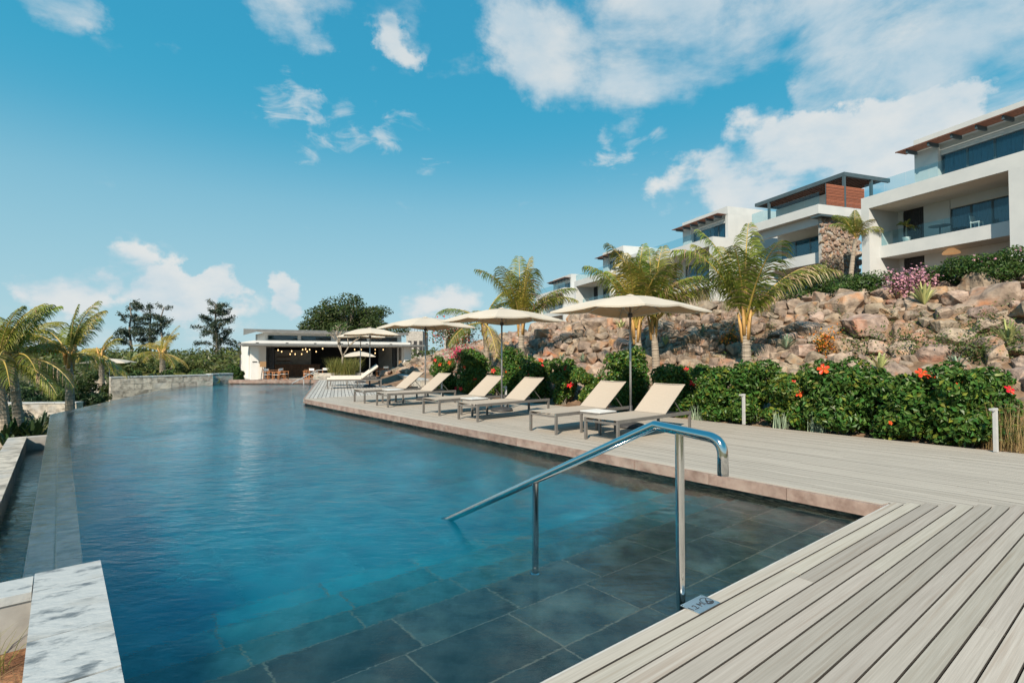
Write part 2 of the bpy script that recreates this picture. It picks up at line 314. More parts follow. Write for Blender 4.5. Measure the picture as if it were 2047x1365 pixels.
M['canopy'] = mat('cream_canopy', (0.62, 0.56, 0.47), (0.66, 0.60, 0.51), scale=3, rough=0.9, transl=0.16, tcol=(0.85, 0.55, 0.30), bump=0.12, bscale=5, coords='Generated')
M['underside'] = mat('tan_canopy_underside', (0.50, 0.36, 0.225), (0.54, 0.40, 0.26), scale=3, rough=0.9, transl=0.25, coords='Generated')  # lower layer of the same cloth, coloured tan instead of cream
M['pole'] = mat('grey_pole', (0.42, 0.42, 0.42), rough=0.35, metal=0.7)
M['base'] = mat('charcoal_base', (0.035, 0.037, 0.042), (0.055, 0.057, 0.06), scale=12, rough=0.55)
M['white_metal'] = mat('white_bollard', (0.42, 0.43, 0.43), (0.5, 0.5, 0.5), scale=7, rough=0.5)
M['soil'] = mat('brown_soil', (0.12, 0.075, 0.045), (0.26, 0.17, 0.11), scale=3.5, rough=0.95, coords='World', bump=0.8, c3=(0.20, 0.15, 0.10), bdist=0.05)
M['red_soil'] = mat('red_soil', (0.13, 0.055, 0.025), (0.30, 0.15, 0.075), scale=11, rough=0.95, coords='World', bump=1.0, bdist=0.03)
M['ground'] = mat('garden_ground', (0.075, 0.085, 0.03), (0.17, 0.15, 0.07), scale=0.7, rough=0.95, coords='World', bump=0.5, c3=(0.10, 0.12, 0.04))
M['rock'] = mat('basalt_boulder', (0.17, 0.13, 0.105), (0.40, 0.315, 0.245), scale=5, rough=0.92, objvar=0.18, bump=1.0, bscale=8, c3=(0.38, 0.19, 0.095), detail=9, bdist=0.03, hue=0.018)
M['stucco'] = mat('white_stucco', (0.49, 0.52, 0.535), (0.545, 0.57, 0.58), scale=0.8, rough=0.85, coords='World', bump=0.08, bscale=30)
M['soffit'] = mat('warm_soffit', (0.60, 0.56, 0.50), (0.64, 0.60, 0.54), scale=1, rough=0.9, coords='World')
M['dark_steel'] = mat('grey_blue_steel', (0.055, 0.085, 0.10), (0.07, 0.10, 0.12), scale=2, rough=0.5)
M['pergola'] = mat('dark_timber', (0.10, 0.045, 0.03), (0.19, 0.085, 0.055), scale=8, rough=0.7, coords='World', objvar=.15)
M['screen'] = mat('red_timber', (0.20, 0.065, 0.035), (0.36, 0.13, 0.07), scale=4, rough=0.65, coords='World', objvar=0.25, stretch=(3, 3, 14))
M['window'] = glass_mat('tinted_window_glass', (0.30, 0.60, 0.70), 1.7)
M['balustrade'] = glass_mat('clear_balustrade_glass', (0.80, 0.92, 0.95), 1.5)
M['curtain'] = mat('grey_curtain', (0.16, 0.24, 0.28), (0.34, 0.42, 0.45), scale=4, rough=0.9, stretch=(6, 6, 0.3), coords='World')
M['black_screen'] = mat('black_louvre', (0.012, 0.014, 0.018), (0.03, 0.032, 0.038), scale=6, rough=0.6, coords='World')
M['roof_edge'] = mat('grey_roof_edge', (0.16, 0.165, 0.165), (0.21, 0.21, 0.21), scale=3, rough=0.6, coords='World')
M['white_wall'] = mat('white_render', (0.70, 0.69, 0.67), (0.76, 0.75, 0.73), scale=1.5, rough=0.85, coords='World')
M['bar_wood'] = mat('bar_timber', (0.11, 0.05, 0.025), (0.24, 0.12, 0.06), scale=5, rough=0.6, coords='World', stretch=(6, 6, 1))
M['chair_wood'] = mat('orange_teak', (0.32, 0.13, 0.05), (0.45, 0.20, 0.085), scale=9, rough=0.6)
M['canvas'] = mat('white_canvas', (0.72, 0.71, 0.69), rough=0.9)
M['rattan'] = mat('rattan_shade', (0.50, 0.28, 0.13), (0.66, 0.42, 0.22), scale=30, rough=0.8, emit=((1.0, 0.55, 0.25), 0.25))
M['bulb'] = mat('glowing_bulb', (1, 0.8, 0.5), emit=((1.0, 0.62, 0.28), 2.2))
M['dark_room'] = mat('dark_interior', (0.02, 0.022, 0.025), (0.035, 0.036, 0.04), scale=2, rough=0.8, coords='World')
M['terrace'] = mat('terrace_paving', (0.36, 0.34, 0.31), (0.47, 0.45, 0.42), scale=2, rough=0.85, coords='World')
def leaf(name, c, isl=0.45, hue=0.03, transl=0.3, rough=0.45, objvar=0.0, spec=0.4):
    return mat(name, c, rough=rough, island=isl, hue=hue, transl=transl, objvar=objvar, spec=spec)
M['hib'] = leaf('hibiscus_leaf', (0.055, 0.125, 0.022), transl=0.2, rough=0.42, spec=0.35)
M['hib_y'] = leaf('young_hibiscus_leaf', (0.17, 0.21, 0.03), isl=0.35)
M['petal'] = leaf('red_petal', (0.75, 0.035, 0.015), isl=0.2, hue=0.015, transl=0.35)
M['petal_o'] = leaf('orange_petal', (0.80, 0.115, 0.02), isl=0.2, hue=0.015, transl=0.35)
M['pistil'] = mat('yellow_pistil', (0.8, 0.5, 0.12), rough=0.7)
M['boug'] = leaf('magenta_bract', (0.60, 0.02, 0.11), isl=0.3, hue=0.02, transl=0.35)
M['pink'] = leaf('pink_bract', (0.60, 0.32, 0.40), isl=0.3, hue=0.03, transl=0.35)
M['orange_fl'] = leaf('orange_blossom', (0.70, 0.25, 0.03), isl=0.3, transl=0.3)
M['hedge'] = leaf('clipped_hedge_leaf', (0.055, 0.105, 0.022), isl=0.5)
M['cover'] = leaf('ground_cover_leaf', (0.09, 0.13, 0.03), isl=0.5)
M['agave'] = leaf('agave_leaf', (0.24, 0.32, 0.22), isl=0.25, transl=0.1)
M['yucca'] = leaf('striped_yucca_leaf', (0.42, 0.44, 0.18), isl=0.3, transl=0.2)
M['dry'] = leaf('dry_grass', (0.34, 0.25, 0.12), isl=0.35, hue=0.02)
M['grass'] = leaf('tall_grass', (0.20, 0.20, 0.05), isl=0.45, hue=0.03)
M['dark_leaf'] = leaf('dark_broad_leaf', (0.028, 0.06, 0.02), isl=0.5, transl=0.15)
M['frang'] = leaf('frangipani_leaf', (0.09, 0.15, 0.045), isl=0.4)
M['white_fl'] = leaf('white_flower', (0.75, 0.7, 0.6), isl=0.1)
M['tree'] = leaf('tree_leaf', (0.055, 0.085, 0.022), isl=0.55)
M['tree2'] = leaf('olive_tree_leaf', (0.085, 0.11, 0.028), isl=0.5)
M['casu'] = leaf('casuarina_needle', (0.055, 0.085, 0.055), isl=0.4, transl=0.2)
M['bark'] = mat('grey_bark', (0.13, 0.11, 0.09), (0.27, 0.24, 0.20), scale=9, rough=0.9, bump=0.6, stretch=(1, 1, 0.4))
M['palm_bark'] = mat('ringed_palm_bark', (0.20, 0.165, 0.13), (0.42, 0.36, 0.29), scale=5, rough=0.9, bump=1.0, bscale=9, stretch=(0.4, 0.4, 4.5), bdist=0.03)
M['boot'] = mat('palm_leaf_base', (0.42, 0.22, 0.07), (0.58, 0.36, 0.13), scale=5, rough=0.7, stretch=(3, 3, .5))
M['leaflet'] = leaf('palm_leaflet', (0.19, 0.225, 0.038), isl=0.35, hue=0.025, transl=0.35, objvar=0.28)
M['leaflet_y'] = leaf('yellow_palm_leaflet', (0.36, 0.30, 0.05), isl=0.3, hue=0.02, transl=0.35, objvar=0.2)
M['leaflet_g'] = leaf('green_palm_leaflet', (0.16, 0.195, 0.04), isl=0.35, hue=0.025, transl=0.3, objvar=0.25)
M['rachis'] = mat('palm_rachis', (0.46, 0.33, 0.08), rough=0.5)
M['leaf_dead'] = leaf('dead_palm_leaflet', (0.35, 0.25, 0.14), isl=0.2, transl=0.2)
M['water'] = water_mat('pool_water', (0.04, 0.82, 0.94), 0.66)
M['gutter_water'] = water_mat('gutter_water', (0.2, 0.6, 0.7), 1.0, 1.5)
# ================================================================== the setting
def isect(p, d, q, e):
    den = d.x * e.y - d.y * e.x; k = ((q.x - p.x) * e.y - (q.y - p.y) * e.x) / den
    return Vector((p.x + d.x * k, p.y + d.y * k, 0))
VE = 1.69                      # the near deck's edge over the water
TE = 5.76                      # the lounger deck's edge over the water
T_IN, T_OUT = 0.15, -0.17      # infinity wall
def tv(t, v): return isect(ST(0, t), D1, UV(0, v), U)
F1 = Vector((-0.3157, 0.949, 0)); F2 = Vector((0.949, 0.3157, 0))
def FF(f1, f2, z=0.0): p = F1 * f1 + F2 * f2; return Vector((p.x, p.y, z))
B = ST(16.5, TE)
PC = FF(29.9, -1.10); PD = Vector((-15.35, 27.9, 0)); PE = Vector((-16.55, 25.9, 0)); PF = ST(18.2, T_OUT)
def poly_in(t_l, t_r, v0, v1): return [tv(t_l, v0), tv(t_r, v0), tv(t_r, v1), tv(t_l, v1)]
# --- ground sheet with the pool let into it
def ring_mesh(name, outer, hole, z, m):
    bm = bmesh.new(); ed = []
    for loop in (outer, hole):
        vv = [bm.verts.new((p[0], p[1], z)) for p in loop]
        ed += [bm.edges.new((vv[i], vv[(i + 1) % len(vv)])) for i in range(len(vv))]
    bmesh.ops.triangle_fill(bm, edges=ed, use_beauty=True)
    for f in bm.faces:
        if f.normal.z < 0: f.normal_flip()
    me = bpy.data.meshes.new(name); bm.to_mesh(me); bm.free(); me.materials.append(m); return link(name, me)
hole = [tv(0.0, VE - .6), tv(6.4, VE - .6), ST(16.2, 6.4), B + D2 * .4, PC + F2 * .3 + F1 * .15, PD + Vector((0, .2, 0)), PE + Vector((-.1, 0.05, 0)), PF + Vector((0.03, .1, 0)), ST(4.0, 0.0)]
big = [(3000 * math.cos(k * math.pi / 12), 3000 * math.sin(k * math.pi / 12)) for k in range(24)]
struct(ring_mesh('ground', big, hole, -1.22, M['ground']))
# --- pool basin
POOL = [tv(0.23, VE), tv(5.80, VE), B + D2 * .04, PC, PD, PE, PF, ST(4.5, T_OUT)]
struct(MB().prism([tv(-.2, VE - .5), tv(6.3, VE - .5), B + D2 * .5, PC + F2 * .5 + F1, PD + Vector((-.4, 1, 0)), PE + Vector((-.6, 0, 0)), PF + Vector((-.3, .3, 0)), ST(4.0, -.3)], -1.75, -1.16).build('pool_floor', M['pool_floor']))
pf = struct(MB().prism(poly_in(.2, 5.8, 1.7, 1.72), -1.20, -1.155).build('pool_floor_bed', M['grout']))
# floor slabs, about a metre each, as far as they show through the water
k = 0
for i in range(8):
    for j in range(6):
        v0 = 4.3 + i * 1.0; t0 = .2 + j * .94
        q = [tv(t0 + .006, v0 + .006), tv(t0 + .93, v0 + .006), tv(t0 + .93, v0 + .99), tv(t0 + .006, v0 + .99)]
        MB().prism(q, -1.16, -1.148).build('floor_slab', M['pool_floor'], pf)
MB().prism([tv(.2, 12.3), tv(5.8, 12.3), B, PC, PD, PE, ST(18, .2)], -1.16, -1.148).build('far_floor', M['pool_floor'], pf)
# --- steps into the water, tiled
steps = struct(bpy.data.objects.new('pool_steps', None)); C.objects.link(steps)
tread = [(1.69, 2.63, -.31), (2.63, 3.12, -.43), (3.12, 3.50, -.56), (3.50, 3.90, -.70), (3.90, 4.30, -.88)]
for i, (v0, v1, z) in enumerate(tread):
    MB().prism(poly_in(.18, 5.82, v0 - .04, v1 - .004), -1.45, z - .0025).build('step_bed', M['grout'], steps)
    rows = [(1.62, 2.14), (2.14, 2.63)] if i == 0 else [(v0, v1)]
    for r, (a, b) in enumerate(rows):
        t = .2 + R.uniform(-.5, 0) * (.4 + .3 * (r % 2))
        while t < 5.78:
            w = R.uniform(.66, .82); t0 = max(.2, t); t1 = min(5.79, t + w)
            if t1 - t0 > .1:
                q = [tv(t0 + .006, a + .007), tv(t1 - .006, a + .007), tv(t1 - .006, b - (.006 if b < v1 else 0.012)), tv(t0 + .006, b - (.006 if b < v1 else 0.012))]
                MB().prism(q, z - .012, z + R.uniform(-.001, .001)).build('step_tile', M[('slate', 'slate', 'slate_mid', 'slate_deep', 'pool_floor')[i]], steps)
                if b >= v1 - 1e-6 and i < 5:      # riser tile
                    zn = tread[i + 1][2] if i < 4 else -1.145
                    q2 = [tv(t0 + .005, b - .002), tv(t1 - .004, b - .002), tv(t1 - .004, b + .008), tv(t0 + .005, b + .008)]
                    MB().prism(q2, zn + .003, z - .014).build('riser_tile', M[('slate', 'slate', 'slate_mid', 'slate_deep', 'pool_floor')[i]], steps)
            t += w
# --- pool walls
def wall(name, a, b, th, z0, z1, m, side=1, parent=None):
    d = (b - a).normalized(); n = Vector((-d.y, d.x, 0)) * side * th
    return MB().prism([a, b, b + n, a + n], z0, z1).build(name, m, parent)
pw = struct(bpy.data.objects.new('pool_wall', None)); C.objects.link(pw)
wall('waterline_wall', ST(1.1, 5.80), ST(16.46, 5.80), .25, -1.5, -.13, M['waterline'], -1, pw)
wall('waterline_wall', B + F2 * .05, PC + F2 * .05, .25, -1.5, -.13, M['waterline'], -1, pw)
wall('waterline_wall', PC + F1 * .05 + F2 * .3, PD + Vector((0, .05, 0)), .3, -1.5, -.13, M['waterline'], -1, pw)
wall('waterline_wall', PD, PE, .35, -1.5, -.2, M['waterline'], -1, pw)
wall('near_wall', tv(.1, VE - .03), tv(6.2, VE - .03), .3, -1.5, -.06, M['waterline'], -1, pw)
# infinity wall: two rows of capping slabs just under the water, pale joint between
iw = struct(bpy.data.objects.new('infinity_wall', None)); C.objects.link(iw)
MB().prism([ST(4.3, T_IN), ST(18.2, T_IN), ST(18.2, T_OUT), ST(4.3, T_OUT)], -1.5, -.212).build('wall_core', M['grout'], iw)
s = 4.36
while s < 18.1:
    l = R.uniform(.75, 1.05); e = min(s + l, 18.15)
    for t0, t1 in ((T_OUT - .004, -.012), (.002, T_IN + .004)):
        MB().prism([ST(s + .004, t0), ST(e - .004, t0), ST(e - .004, t1), ST(s + .004, t1)], -.26, -.199 + R.uniform(-.002, .001)).build('capping_slab', M['wet_stone'], iw)
    s += l
d = (PE - PF).normalized(); n = Vector((d.y, -d.x, 0)); ln = (PE - PF).length; s = 0.05
MB().prism([PF, PE, PE + n * .3, PF + n * .3], -1.5, -.212).build('wall_core', M['grout'], iw)
while s < ln - .2:
    e = min(s + 1.0, ln); a = PF + d * s; b = PF + d * (e - .008)
    MB().prism([a - n * .004, b - n * .004, b + n * .304, a + n * .304], -.26, -.199).build('capping_slab', M['wet_stone'], iw); s += 1.0
# water
water = struct(MB().prism([tv(.2, VE + .02), tv(5.82, VE + .02), B + D2 * .06, PC + F1 * .08 + F2 * .08, PD + Vector((-.02, .07, 0)), PE, PF, ST(4.52, T_OUT), ST(4.52, .2)], -1.6, WATER).build('water', M['water']))
# catch channel below the infinity wall
struct(MB().prism([ST(3.9, T_OUT - .006), ST(18.0, T_OUT - .006), ST(18.0, -.62), ST(3.9, -.62)], -1.215, -1.0).build('channel_water', M['gutter_water']))
cw = struct(bpy.data.objects.new('channel_wall', None)); C.objects.link(cw)
MB().prism([ST(2.0, -.60), ST(17.72, -.60), ST(17.72, -.90), ST(2.0, -.90)], -1.4, -.69).build('wall_body', M['concrete'], cw)
MB().prism([ST(17.73, -.905), ST(18.02, -.905), ST(18.02, -.18), ST(17.73, -.18)], -1.4, -.692).build('wall_end', M['concrete'], cw)
for k in range(14):
    MB().prism([ST(3.6 + k, -.585), ST(4.59 + k, -.585), ST(4.59 + k, -.92), ST(3.6 + k, -.92)], -.69, -.645).build('wall_coping', M['stone_wall'], cw)
# --- stone corner block and its wing wall by the near end of the infinity edge
cb = thing('stone_corner_block', 'pale veined stone block at the near corner of the pool', 'stone block', ST(3.5, .06, -1.2))
o = cb.location
cuts = [(2.2, 2.95), (2.955, 3.48), (3.485, 4.20), (4.205, 4.55)]
for a, b in cuts:
    MB().prism([ST(a + .002, -.10) - o, ST(b - .002, -.10) - o, ST(b - .002, .23) - o, ST(a + .002, .23) - o], 0, 1.18 + R.uniform(-.002, .002)).build('stone_slab', M['stone'], cb)
MB().prism([ST(2.2, -.095) - o, ST(4.545, -.095) - o, ST(4.545, .225) - o, ST(2.2, .225) - o], -.2, 1.172).build('joint', M['grout'], cb)
ww = thing('stone_wing_wall', 'low weathered stone wall running left from the veined corner block', 'wall', ST(4.4, -.6, -1.2))
o = ww.location
MB().prism([ST(4.26, -.106) - o, ST(4.53, -.106) - o, ST(4.53, -1.9) - o, ST(4.26, -1.9) - o], -.1, 1.115).build('wall_body', M['concrete'], ww)
for a, b in ((-.106, -.85), (-.86, -1.9)):
    MB().prism([ST(4.25, a) - o, ST(4.545, a) - o, ST(4.545, b) - o, ST(4.25, b) - o], 1.115, 1.165).build('coping_slab', M['stone'], ww)
struct(MB().prism([ST(1.5, -.11), ST(4.255, -.11), ST(4.255, -3), ST(1.5, -3)], -1.3, -.36).build('soil_bed', M['red_soil']))
# --- kerb of pink stone round the lounger deck
kb = struct(bpy.data.objects.new('deck_kerb', None)); C.objects.link(kb)
s = 1.2
while s < 16.45:
    l = R.uniform(.85, 1.2); e = min(s + l, 16.5)
    a0 = ST(s + .003, TE - .035); a1 = ST(e - .003, TE - .035)
    if s < 1.3: a0 = tv(TE - .035, VE + .004); 
    MB().prism([a0, a1, ST(e - .003, TE + .10), ST(max(s, 1.38) + .003, TE + .10)], -.135, -.012).build('kerb_stone', M['kerb'], kb); s += l
s = 0; ln = (PC - B).length; d = (PC - B).normalized(); n = Vector((d.y, -d.x, 0))
while s < ln:
    e = min(s + 1.1, ln); MB().prism([B + d * (s + .003) - n * .03, B + d * e - n * .03, B + d * e + n * .09, B + d * (s + .003) + n * .09], -.135, -.012).build('kerb_stone', M['kerb'], kb); s += 1.1
s = 0; a = PC; d = (PD - PC).normalized(); n = Vector((d.y, -d.x, 0)); ln = (PD - PC).length
while s < ln:
    e = min(s + 1.1, ln); MB().prism([a + d * (s + .003) - n * .03, a + d * e - n * .03, a + d * e + n * .35, a + d * (s + .003) + n * .35], -.17, .005).build('kerb_stone', M['kerb'], kb); s += 1.1
# --- decks: each plank is its own piece
CUBE = MB().box((0, 0, 0), (1, 1, 1))
def plank_mesh(name, m):      # unit plank with eased long edges (x long, y wide, z thick)
    b = MB(); e = .02; prof = [(-.5, -.5), (.5, -.5), (.5, .35), (.5 - e, .5), (-.5 + e, .5), (-.5, .35)]
    vs = [(x, p[0], p[1]) for x in (-.5, .5) for p in prof]; n = 6
    fs = [tuple(range(n - 1, -1, -1)), tuple(range(n, 2 * n))] + [(i, (i + 1) % n, n + (i + 1) % n, n + i) for i in range(n)]
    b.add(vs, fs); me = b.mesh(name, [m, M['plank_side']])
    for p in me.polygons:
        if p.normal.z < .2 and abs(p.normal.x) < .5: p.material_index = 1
    return me
def plank(me, parent, a, b, w, th, ztop, name='plank'):
    o = bpy.data.objects.new(name, me); C.objects.link(o); o.parent = parent
    c = (a + b) / 2; o.location = (c.x, c.y, ztop - th / 2); dd = b - a
    o.rotation_euler = (0, 0, math.atan2(dd.y, dd.x)); o.scale = (dd.length, w, th); return o
nd_ = struct(bpy.data.objects.new('near_deck', None)); C.objects.link(nd_)
me_n = plank_mesh('near_plank', M['deck_near'])
MB().prism([UV(-.5, VE - .012), UV(5.74, VE - .012), UV(5.74, VE), UV(-.5, VE)], -.045, -.006).build('edge_nosing', M['nosing'], nd_)
v = VE - .013; i = 0
while v > -2.2:
    w = .1035 if i else .085
    v1 = v - w; ue = 5.73 + (VE - (v + v1) / 2) * 1.067 + .03; u0 = -2.5
    j = [u0] + sorted(R.uniform(-1.5, 5.2) for _ in range(R.choice((0, 1, 1)))) + [ue]
    for a, b in zip(j, j[1:]):
        if b - a > .2: plank(me_n, nd_, UV(a + .0012, (v + v1) / 2), UV(b - .0012, (v + v1) / 2), w - .0066, .028, R.uniform(-.001, .001))
    v = v1; i += 1
MB().prism([UV(-2.5, VE - .1), UV(5.6, VE - .1), UV(8.5, -1.0), UV(-2.5, -1.6)], -.2, -.07).build('gap_shade_sheet', M['dark_room'], nd_)  # dark sheet added under the planks so the gaps look shaded
ld = struct(bpy.data.objects.new('lounger_deck', None)); C.objects.link(ld)
me_l = plank_mesh('deck_board', M['deck_long']); t = TE + .101; i = 0
MB().prism([ST(1.42, TE + .004), ST(16.5, TE + .004), ST(16.5, TE + .0985), ST(1.39, TE + .0985)], -.011, -.0055).build('edge_board', M['deck_long'], ld)
while t < 10.12:
    s0 = 1.40 - (t - TE) * 1.05 - .06; s = s0 + R.uniform(-3, 0)
    while s < 16.45:
        l = R.uniform(2.8, 4.2); a = max(s, s0); b = min(s + l, 16.45)
        if b - a > .1: plank(me_l, ld, ST(a + .001, t + .05), ST(b - .001, t + .05), .098, .025, -.006 + R.uniform(-.0008, .0008), 'deck_board')
        s += l
    t += .1
fd = struct(bpy.data.objects.new('far_deck', None)); C.objects.link(fd)
me_f = plank_mesh('far_board', M['deck_far']); f2 = -1.0
while f2 < 3.0:
    f10 = 17.55 + .4155 * (f2 + 1.03)
    plank(me_f, fd, FF(f10, f2 + .06), FF(29.7, f2 + .06), .112, .03, -.006 + R.uniform(-.001, .001), 'deck_board'); f2 += .122
MB().prism([FF(17.4, -.98), FF(29.7, -.98), FF(29.7, 3.0), FF(19.1, 3.0)], -.3, -.06).build('gap_shade_sheet', M['dark_room'], fd)
MB().prism([ST(1.6, TE + .15), ST(16.4, TE + .15), ST(16.4, 10.0), ST(-6, 10.0), ST(-6, 12)], -.3, -.06).build('gap_shade_sheet', M['dark_room'], ld)
# --- restaurant terrace
FLOOR = -0.59
struct(MB().prism([(-24.5, 30.2), (3, 30.2), (3, 62), (-24.5, 62)], -1.6, FLOOR).build('terrace', M['terrace']))
# --- hillside on the right
def crest(s): return 2.95 if s < 13 else max(0.2, 2.95 - (s - 13) * .12)
def hill_z(s, t):
    c = crest(s)
    if t < 11.0: z = -.07 + max(0, t - 10.4) * .12
    elif t < 16.4:
        k = (t - 11.0) / 5.4; z = .0 + (c) * (k ** 1.05)
        z += .18 * math.sin(k * math.pi * 2.6 + .15 * s) * k * (1 - k) * 2
    else: z = c + (5.7 - 2.95) * min(1, (t - 16.4) / 22.0) * (1 if s < 60 else max(0, 1 - (s - 60) / 40))
    if s > 24: z = z * max(0, 1 - (s - 24) / 8 * (1 if t < 26 else .25)) - .9 * min(1, max(0, s - 24) / 8) * (1 if t < 26 else .2)
    return z
gs = [-40 + 1.2 * i for i in range(52)] + [23 + 3.0 * i for i in range(40)]
gt = [10.0, 10.4, 10.8, 11.2] + [11.6 + .4 * i for i in range(13)] + [17 + 1.5 * i for i in range(20)] + [50, 60, 80, 120]
vs_ = [ST(s, t, hill_z(s, t)) for s in gs for t in gt]; nt_ = len(gt)
emb = struct(MB().add(vs_, [(i * nt_ + j, i * nt_ + j + 1, (i + 1) * nt_ + j + 1, (i + 1) * nt_ + j)[::-1] for i in range(len(gs) - 1) for j in range(nt_ - 1)]).build('rock_embankment', M['soil'], smooth=True))
# --- boulders
from mathutils import noise as mnoise
def rock_mesh(seed, fine):
    rr = random.Random(seed); bm = bmesh.new()
    for k in range(16):
        v = Vector((rr.gauss(0, 1), rr.gauss(0, 1), rr.gauss(0, 1))).normalized() * rr.uniform(.8, 1.0)
        e = .62; v = Vector([math.copysign(abs(x) ** e, x) for x in v]); bm.verts.new((v.x * .56, v.y * .45, v.z * .39))
    h = bmesh.ops.convex_hull(bm, input=bm.verts)
    bmesh.ops.delete(bm, geom=[g for g in h['geom_interior'] if isinstance(g, bmesh.types.BMVert)], context='VERTS')
    bmesh.ops.bevel(bm, geom=list(bm.edges), offset=.06, segments=2, profile=.55, affect='EDGES', clamp_overlap=True)
    bmesh.ops.triangulate(bm, faces=bm.faces)
    bmesh.ops.remove_doubles(bm, verts=bm.verts, dist=.012)
    if fine:
        bmesh.ops.subdivide_edges(bm, edges=[e for e in bm.edges if e.calc_length() > .12], cuts=2, use_grid_fill=True)
        bmesh.ops.triangulate(bm, faces=bm.faces)
    o3 = Vector((seed * 3.1, seed * 1.7, 0))
    bm.normal_update()
    for v in bm.verts:
        k = mnoise.fractal(v.co * 3.2 + o3, 1.0, 2.1, 4) * .05 + mnoise.noise(v.co * 1.6 + o3) * .05
        v.co += v.normal * k
    me = bpy.data.meshes.new('boulder'); bm.to_mesh(me); bm.free(); me.materials.append(M['rock'])
    me.update(); return me
rocks_me = [rock_mesh(k, True) for k in range(16)]; rocks_lo = [rock_mesh(k + 50, False) for k in range(10)]
rk = random.Random(5); placed = []; cell = {}
def try_place(s, t, r):
    ci, cj = math.floor(s), math.floor(t)
    for i in range(ci - 1, ci + 2):
        for j in range(cj - 1, cj + 2):
            for (a, b, q) in cell.get((i, j), ()):
                if (a - s) ** 2 + (b - t) ** 2 < (.80 * (q + r)) ** 2: return False
    cell.setdefault((ci, cj), []).append((s, t, r)); placed.append((s, t, r)); return True
for r_lo, r_hi, n in ((.36, .48, 60), (.23, .32, 900), (.15, .22, 9000), (.10, .15, 16000), (.07, .10, 12000)):
    for _ in range(n):
        s = rk.uniform(-7, 25); t = rk.uniform(11.15, 17.0)
        if s > 19 and (t < 12.6 or rk.random() < (s - 19) / 7): continue
        if -6 < s < 3.0 and 12.9 < t < 13.5 and rk.random() < .85: continue      # planted ledge
        try_place(s, t, rk.uniform(r_lo, r_hi))
info = []
for s, t, r in placed:
    z = hill_z(s, t) + r * .08; p = ST(s, t, z); info.append((r / max(3, p.y), p, r))
info.sort(key=lambda x: -x[0])
rest = MB(); rest_v = []; rest_f = []; off = 0
for i, (_, p, r) in enumerate(info):
    me = rk.choice(rocks_me if i < 300 else rocks_lo); k = r * 2.2
    sc = (k * rk.uniform(.9, 1.15), k * rk.uniform(.9, 1.15), k * rk.uniform(.8, 1.15)); rot = (rk.uniform(-.45, .45), rk.uniform(-.45, .45), rk.uniform(0, 6.28))
    if i < 300:
        o = bpy.data.objects.new('boulder', me); C.objects.link(o); o.parent = emb; o.location = p; o.scale = sc; o.rotation_euler = rot
    else:
        mt = Matrix.LocRotScale(p, __import__('mathutils').Euler(rot), sc); m4 = np.array(mt)
        co = np.empty(len(me.vertices) * 3, dtype=np.float32); me.vertices.foreach_get('co', co); co = co.reshape(-1, 3) @ m4[:3, :3].T + m4[:3, 3]
        fc = np.empty(len(me.polygons) * 3, dtype=np.int32); me.polygons.foreach_get('vertices', fc); rest_v.append(co); rest_f.append(fc.reshape(-1, 3) + off); off += len(co)
M['rock_small'] = mat('small_basalt_stones', (0.16, 0.125, 0.10), (0.38, 0.30, 0.235), scale=5, rough=0.92, island=0.22, bump=1.0, bscale=8, c3=(0.36, 0.18, 0.09), detail=9, bdist=0.03, hue=0.018)
if rest_v:
    o = link('small_stones', npmesh('small_stones', np.concatenate(rest_v), np.concatenate(rest_f), M['rock_small']), emb); o['kind'] = 'stuff'
# ================================================================== things on the decks
def bend(pts, r=0.09, n=6):
    out = [Vector(pts[0])]
    for i in range(1, len(pts) - 1):
        a, b, c = (Vector(pts[j]) for j in (i - 1, i, i + 1)); d0 = (a - b).normalized(); d1 = (c - b).normalized()
        q = min(r, (a - b).length * .45, (c - b).length * .45)
        for k in range(n + 1):
            w = k / n; p0 = b + d0 * q; p2 = b + d1 * q
            out.append(p0 * (1 - w) ** 2 + b * 2 * w * (1 - w) + p2 * w ** 2)
    out.append(Vector(pts[-1])); return out
# --- handrail into the pool
hr = thing('pool_handrail', 'polished steel handrail leading down into the pool beside the near deck', 'handrail', UV(2.6, 1.78, 0))
o = hr.location; RU = 2.6
def rl(v, z): return UV(RU, v, z) - o
path = bend([rl(1.51, .735), rl(1.51, .925), rl(1.94, .955)], .085, 8) + [rl(1.945, .955), rl(4.36, -.215), rl(4.42, -.245)]
MB().tube(path, .0285, 20).build('top_rail', M['steel'], hr, smooth=True)
for v, zt, zb in ((1.775, .93, -.31), (3.05, .40, -.43)):
    MB().tube([rl(v, zb), rl(v, zt)], .0255, 18, cap=False).build('post', M['steel'], hr, smooth=True)
    MB().lathe([(.045, 0), (.045, .006), (.028, .01)], rl(v, zb), 20).build('flange', M['steel'], hr, smooth=True)
# --- depth plate
pl = [at(1357.6, 1215.7), at(1410.4, 1188.3), at(1439.6, 1202), at(1390.8, 1228.4)]
pc = sum(pl, Vector()) / 4
dm = thing('depth_plate', 'small steel depth plate screwed to the near deck edge', 'sign plate', (pc.x, pc.y, .0), ANG_U)
PLX, PLY = .205, .118
MB().box((0, 0, .0035), (PLX, PLY, .003)).build('plate', M['plate'], dm)
def text_mesh(body, size):
    cu = bpy.data.curves.new('t', 'FONT'); cu.body = body; cu.size = size; cu.align_x = 'CENTER'; cu.align_y = 'CENTER'; cu.extrude = .0006
    ob = bpy.data.objects.new('t', cu); C.objects.link(ob); dg = bpy.context.evaluated_depsgraph_get()
    me = bpy.data.meshes.new_from_object(ob.evaluated_get(dg)); bpy.data.objects.remove(ob); return me
me = text_mesh('1.2 M', .055); me.materials.clear(); me.materials.append(M['ink']); link('lettering', me, dm, (-.045, -.006, .0056))
sy = MB(); n = 28
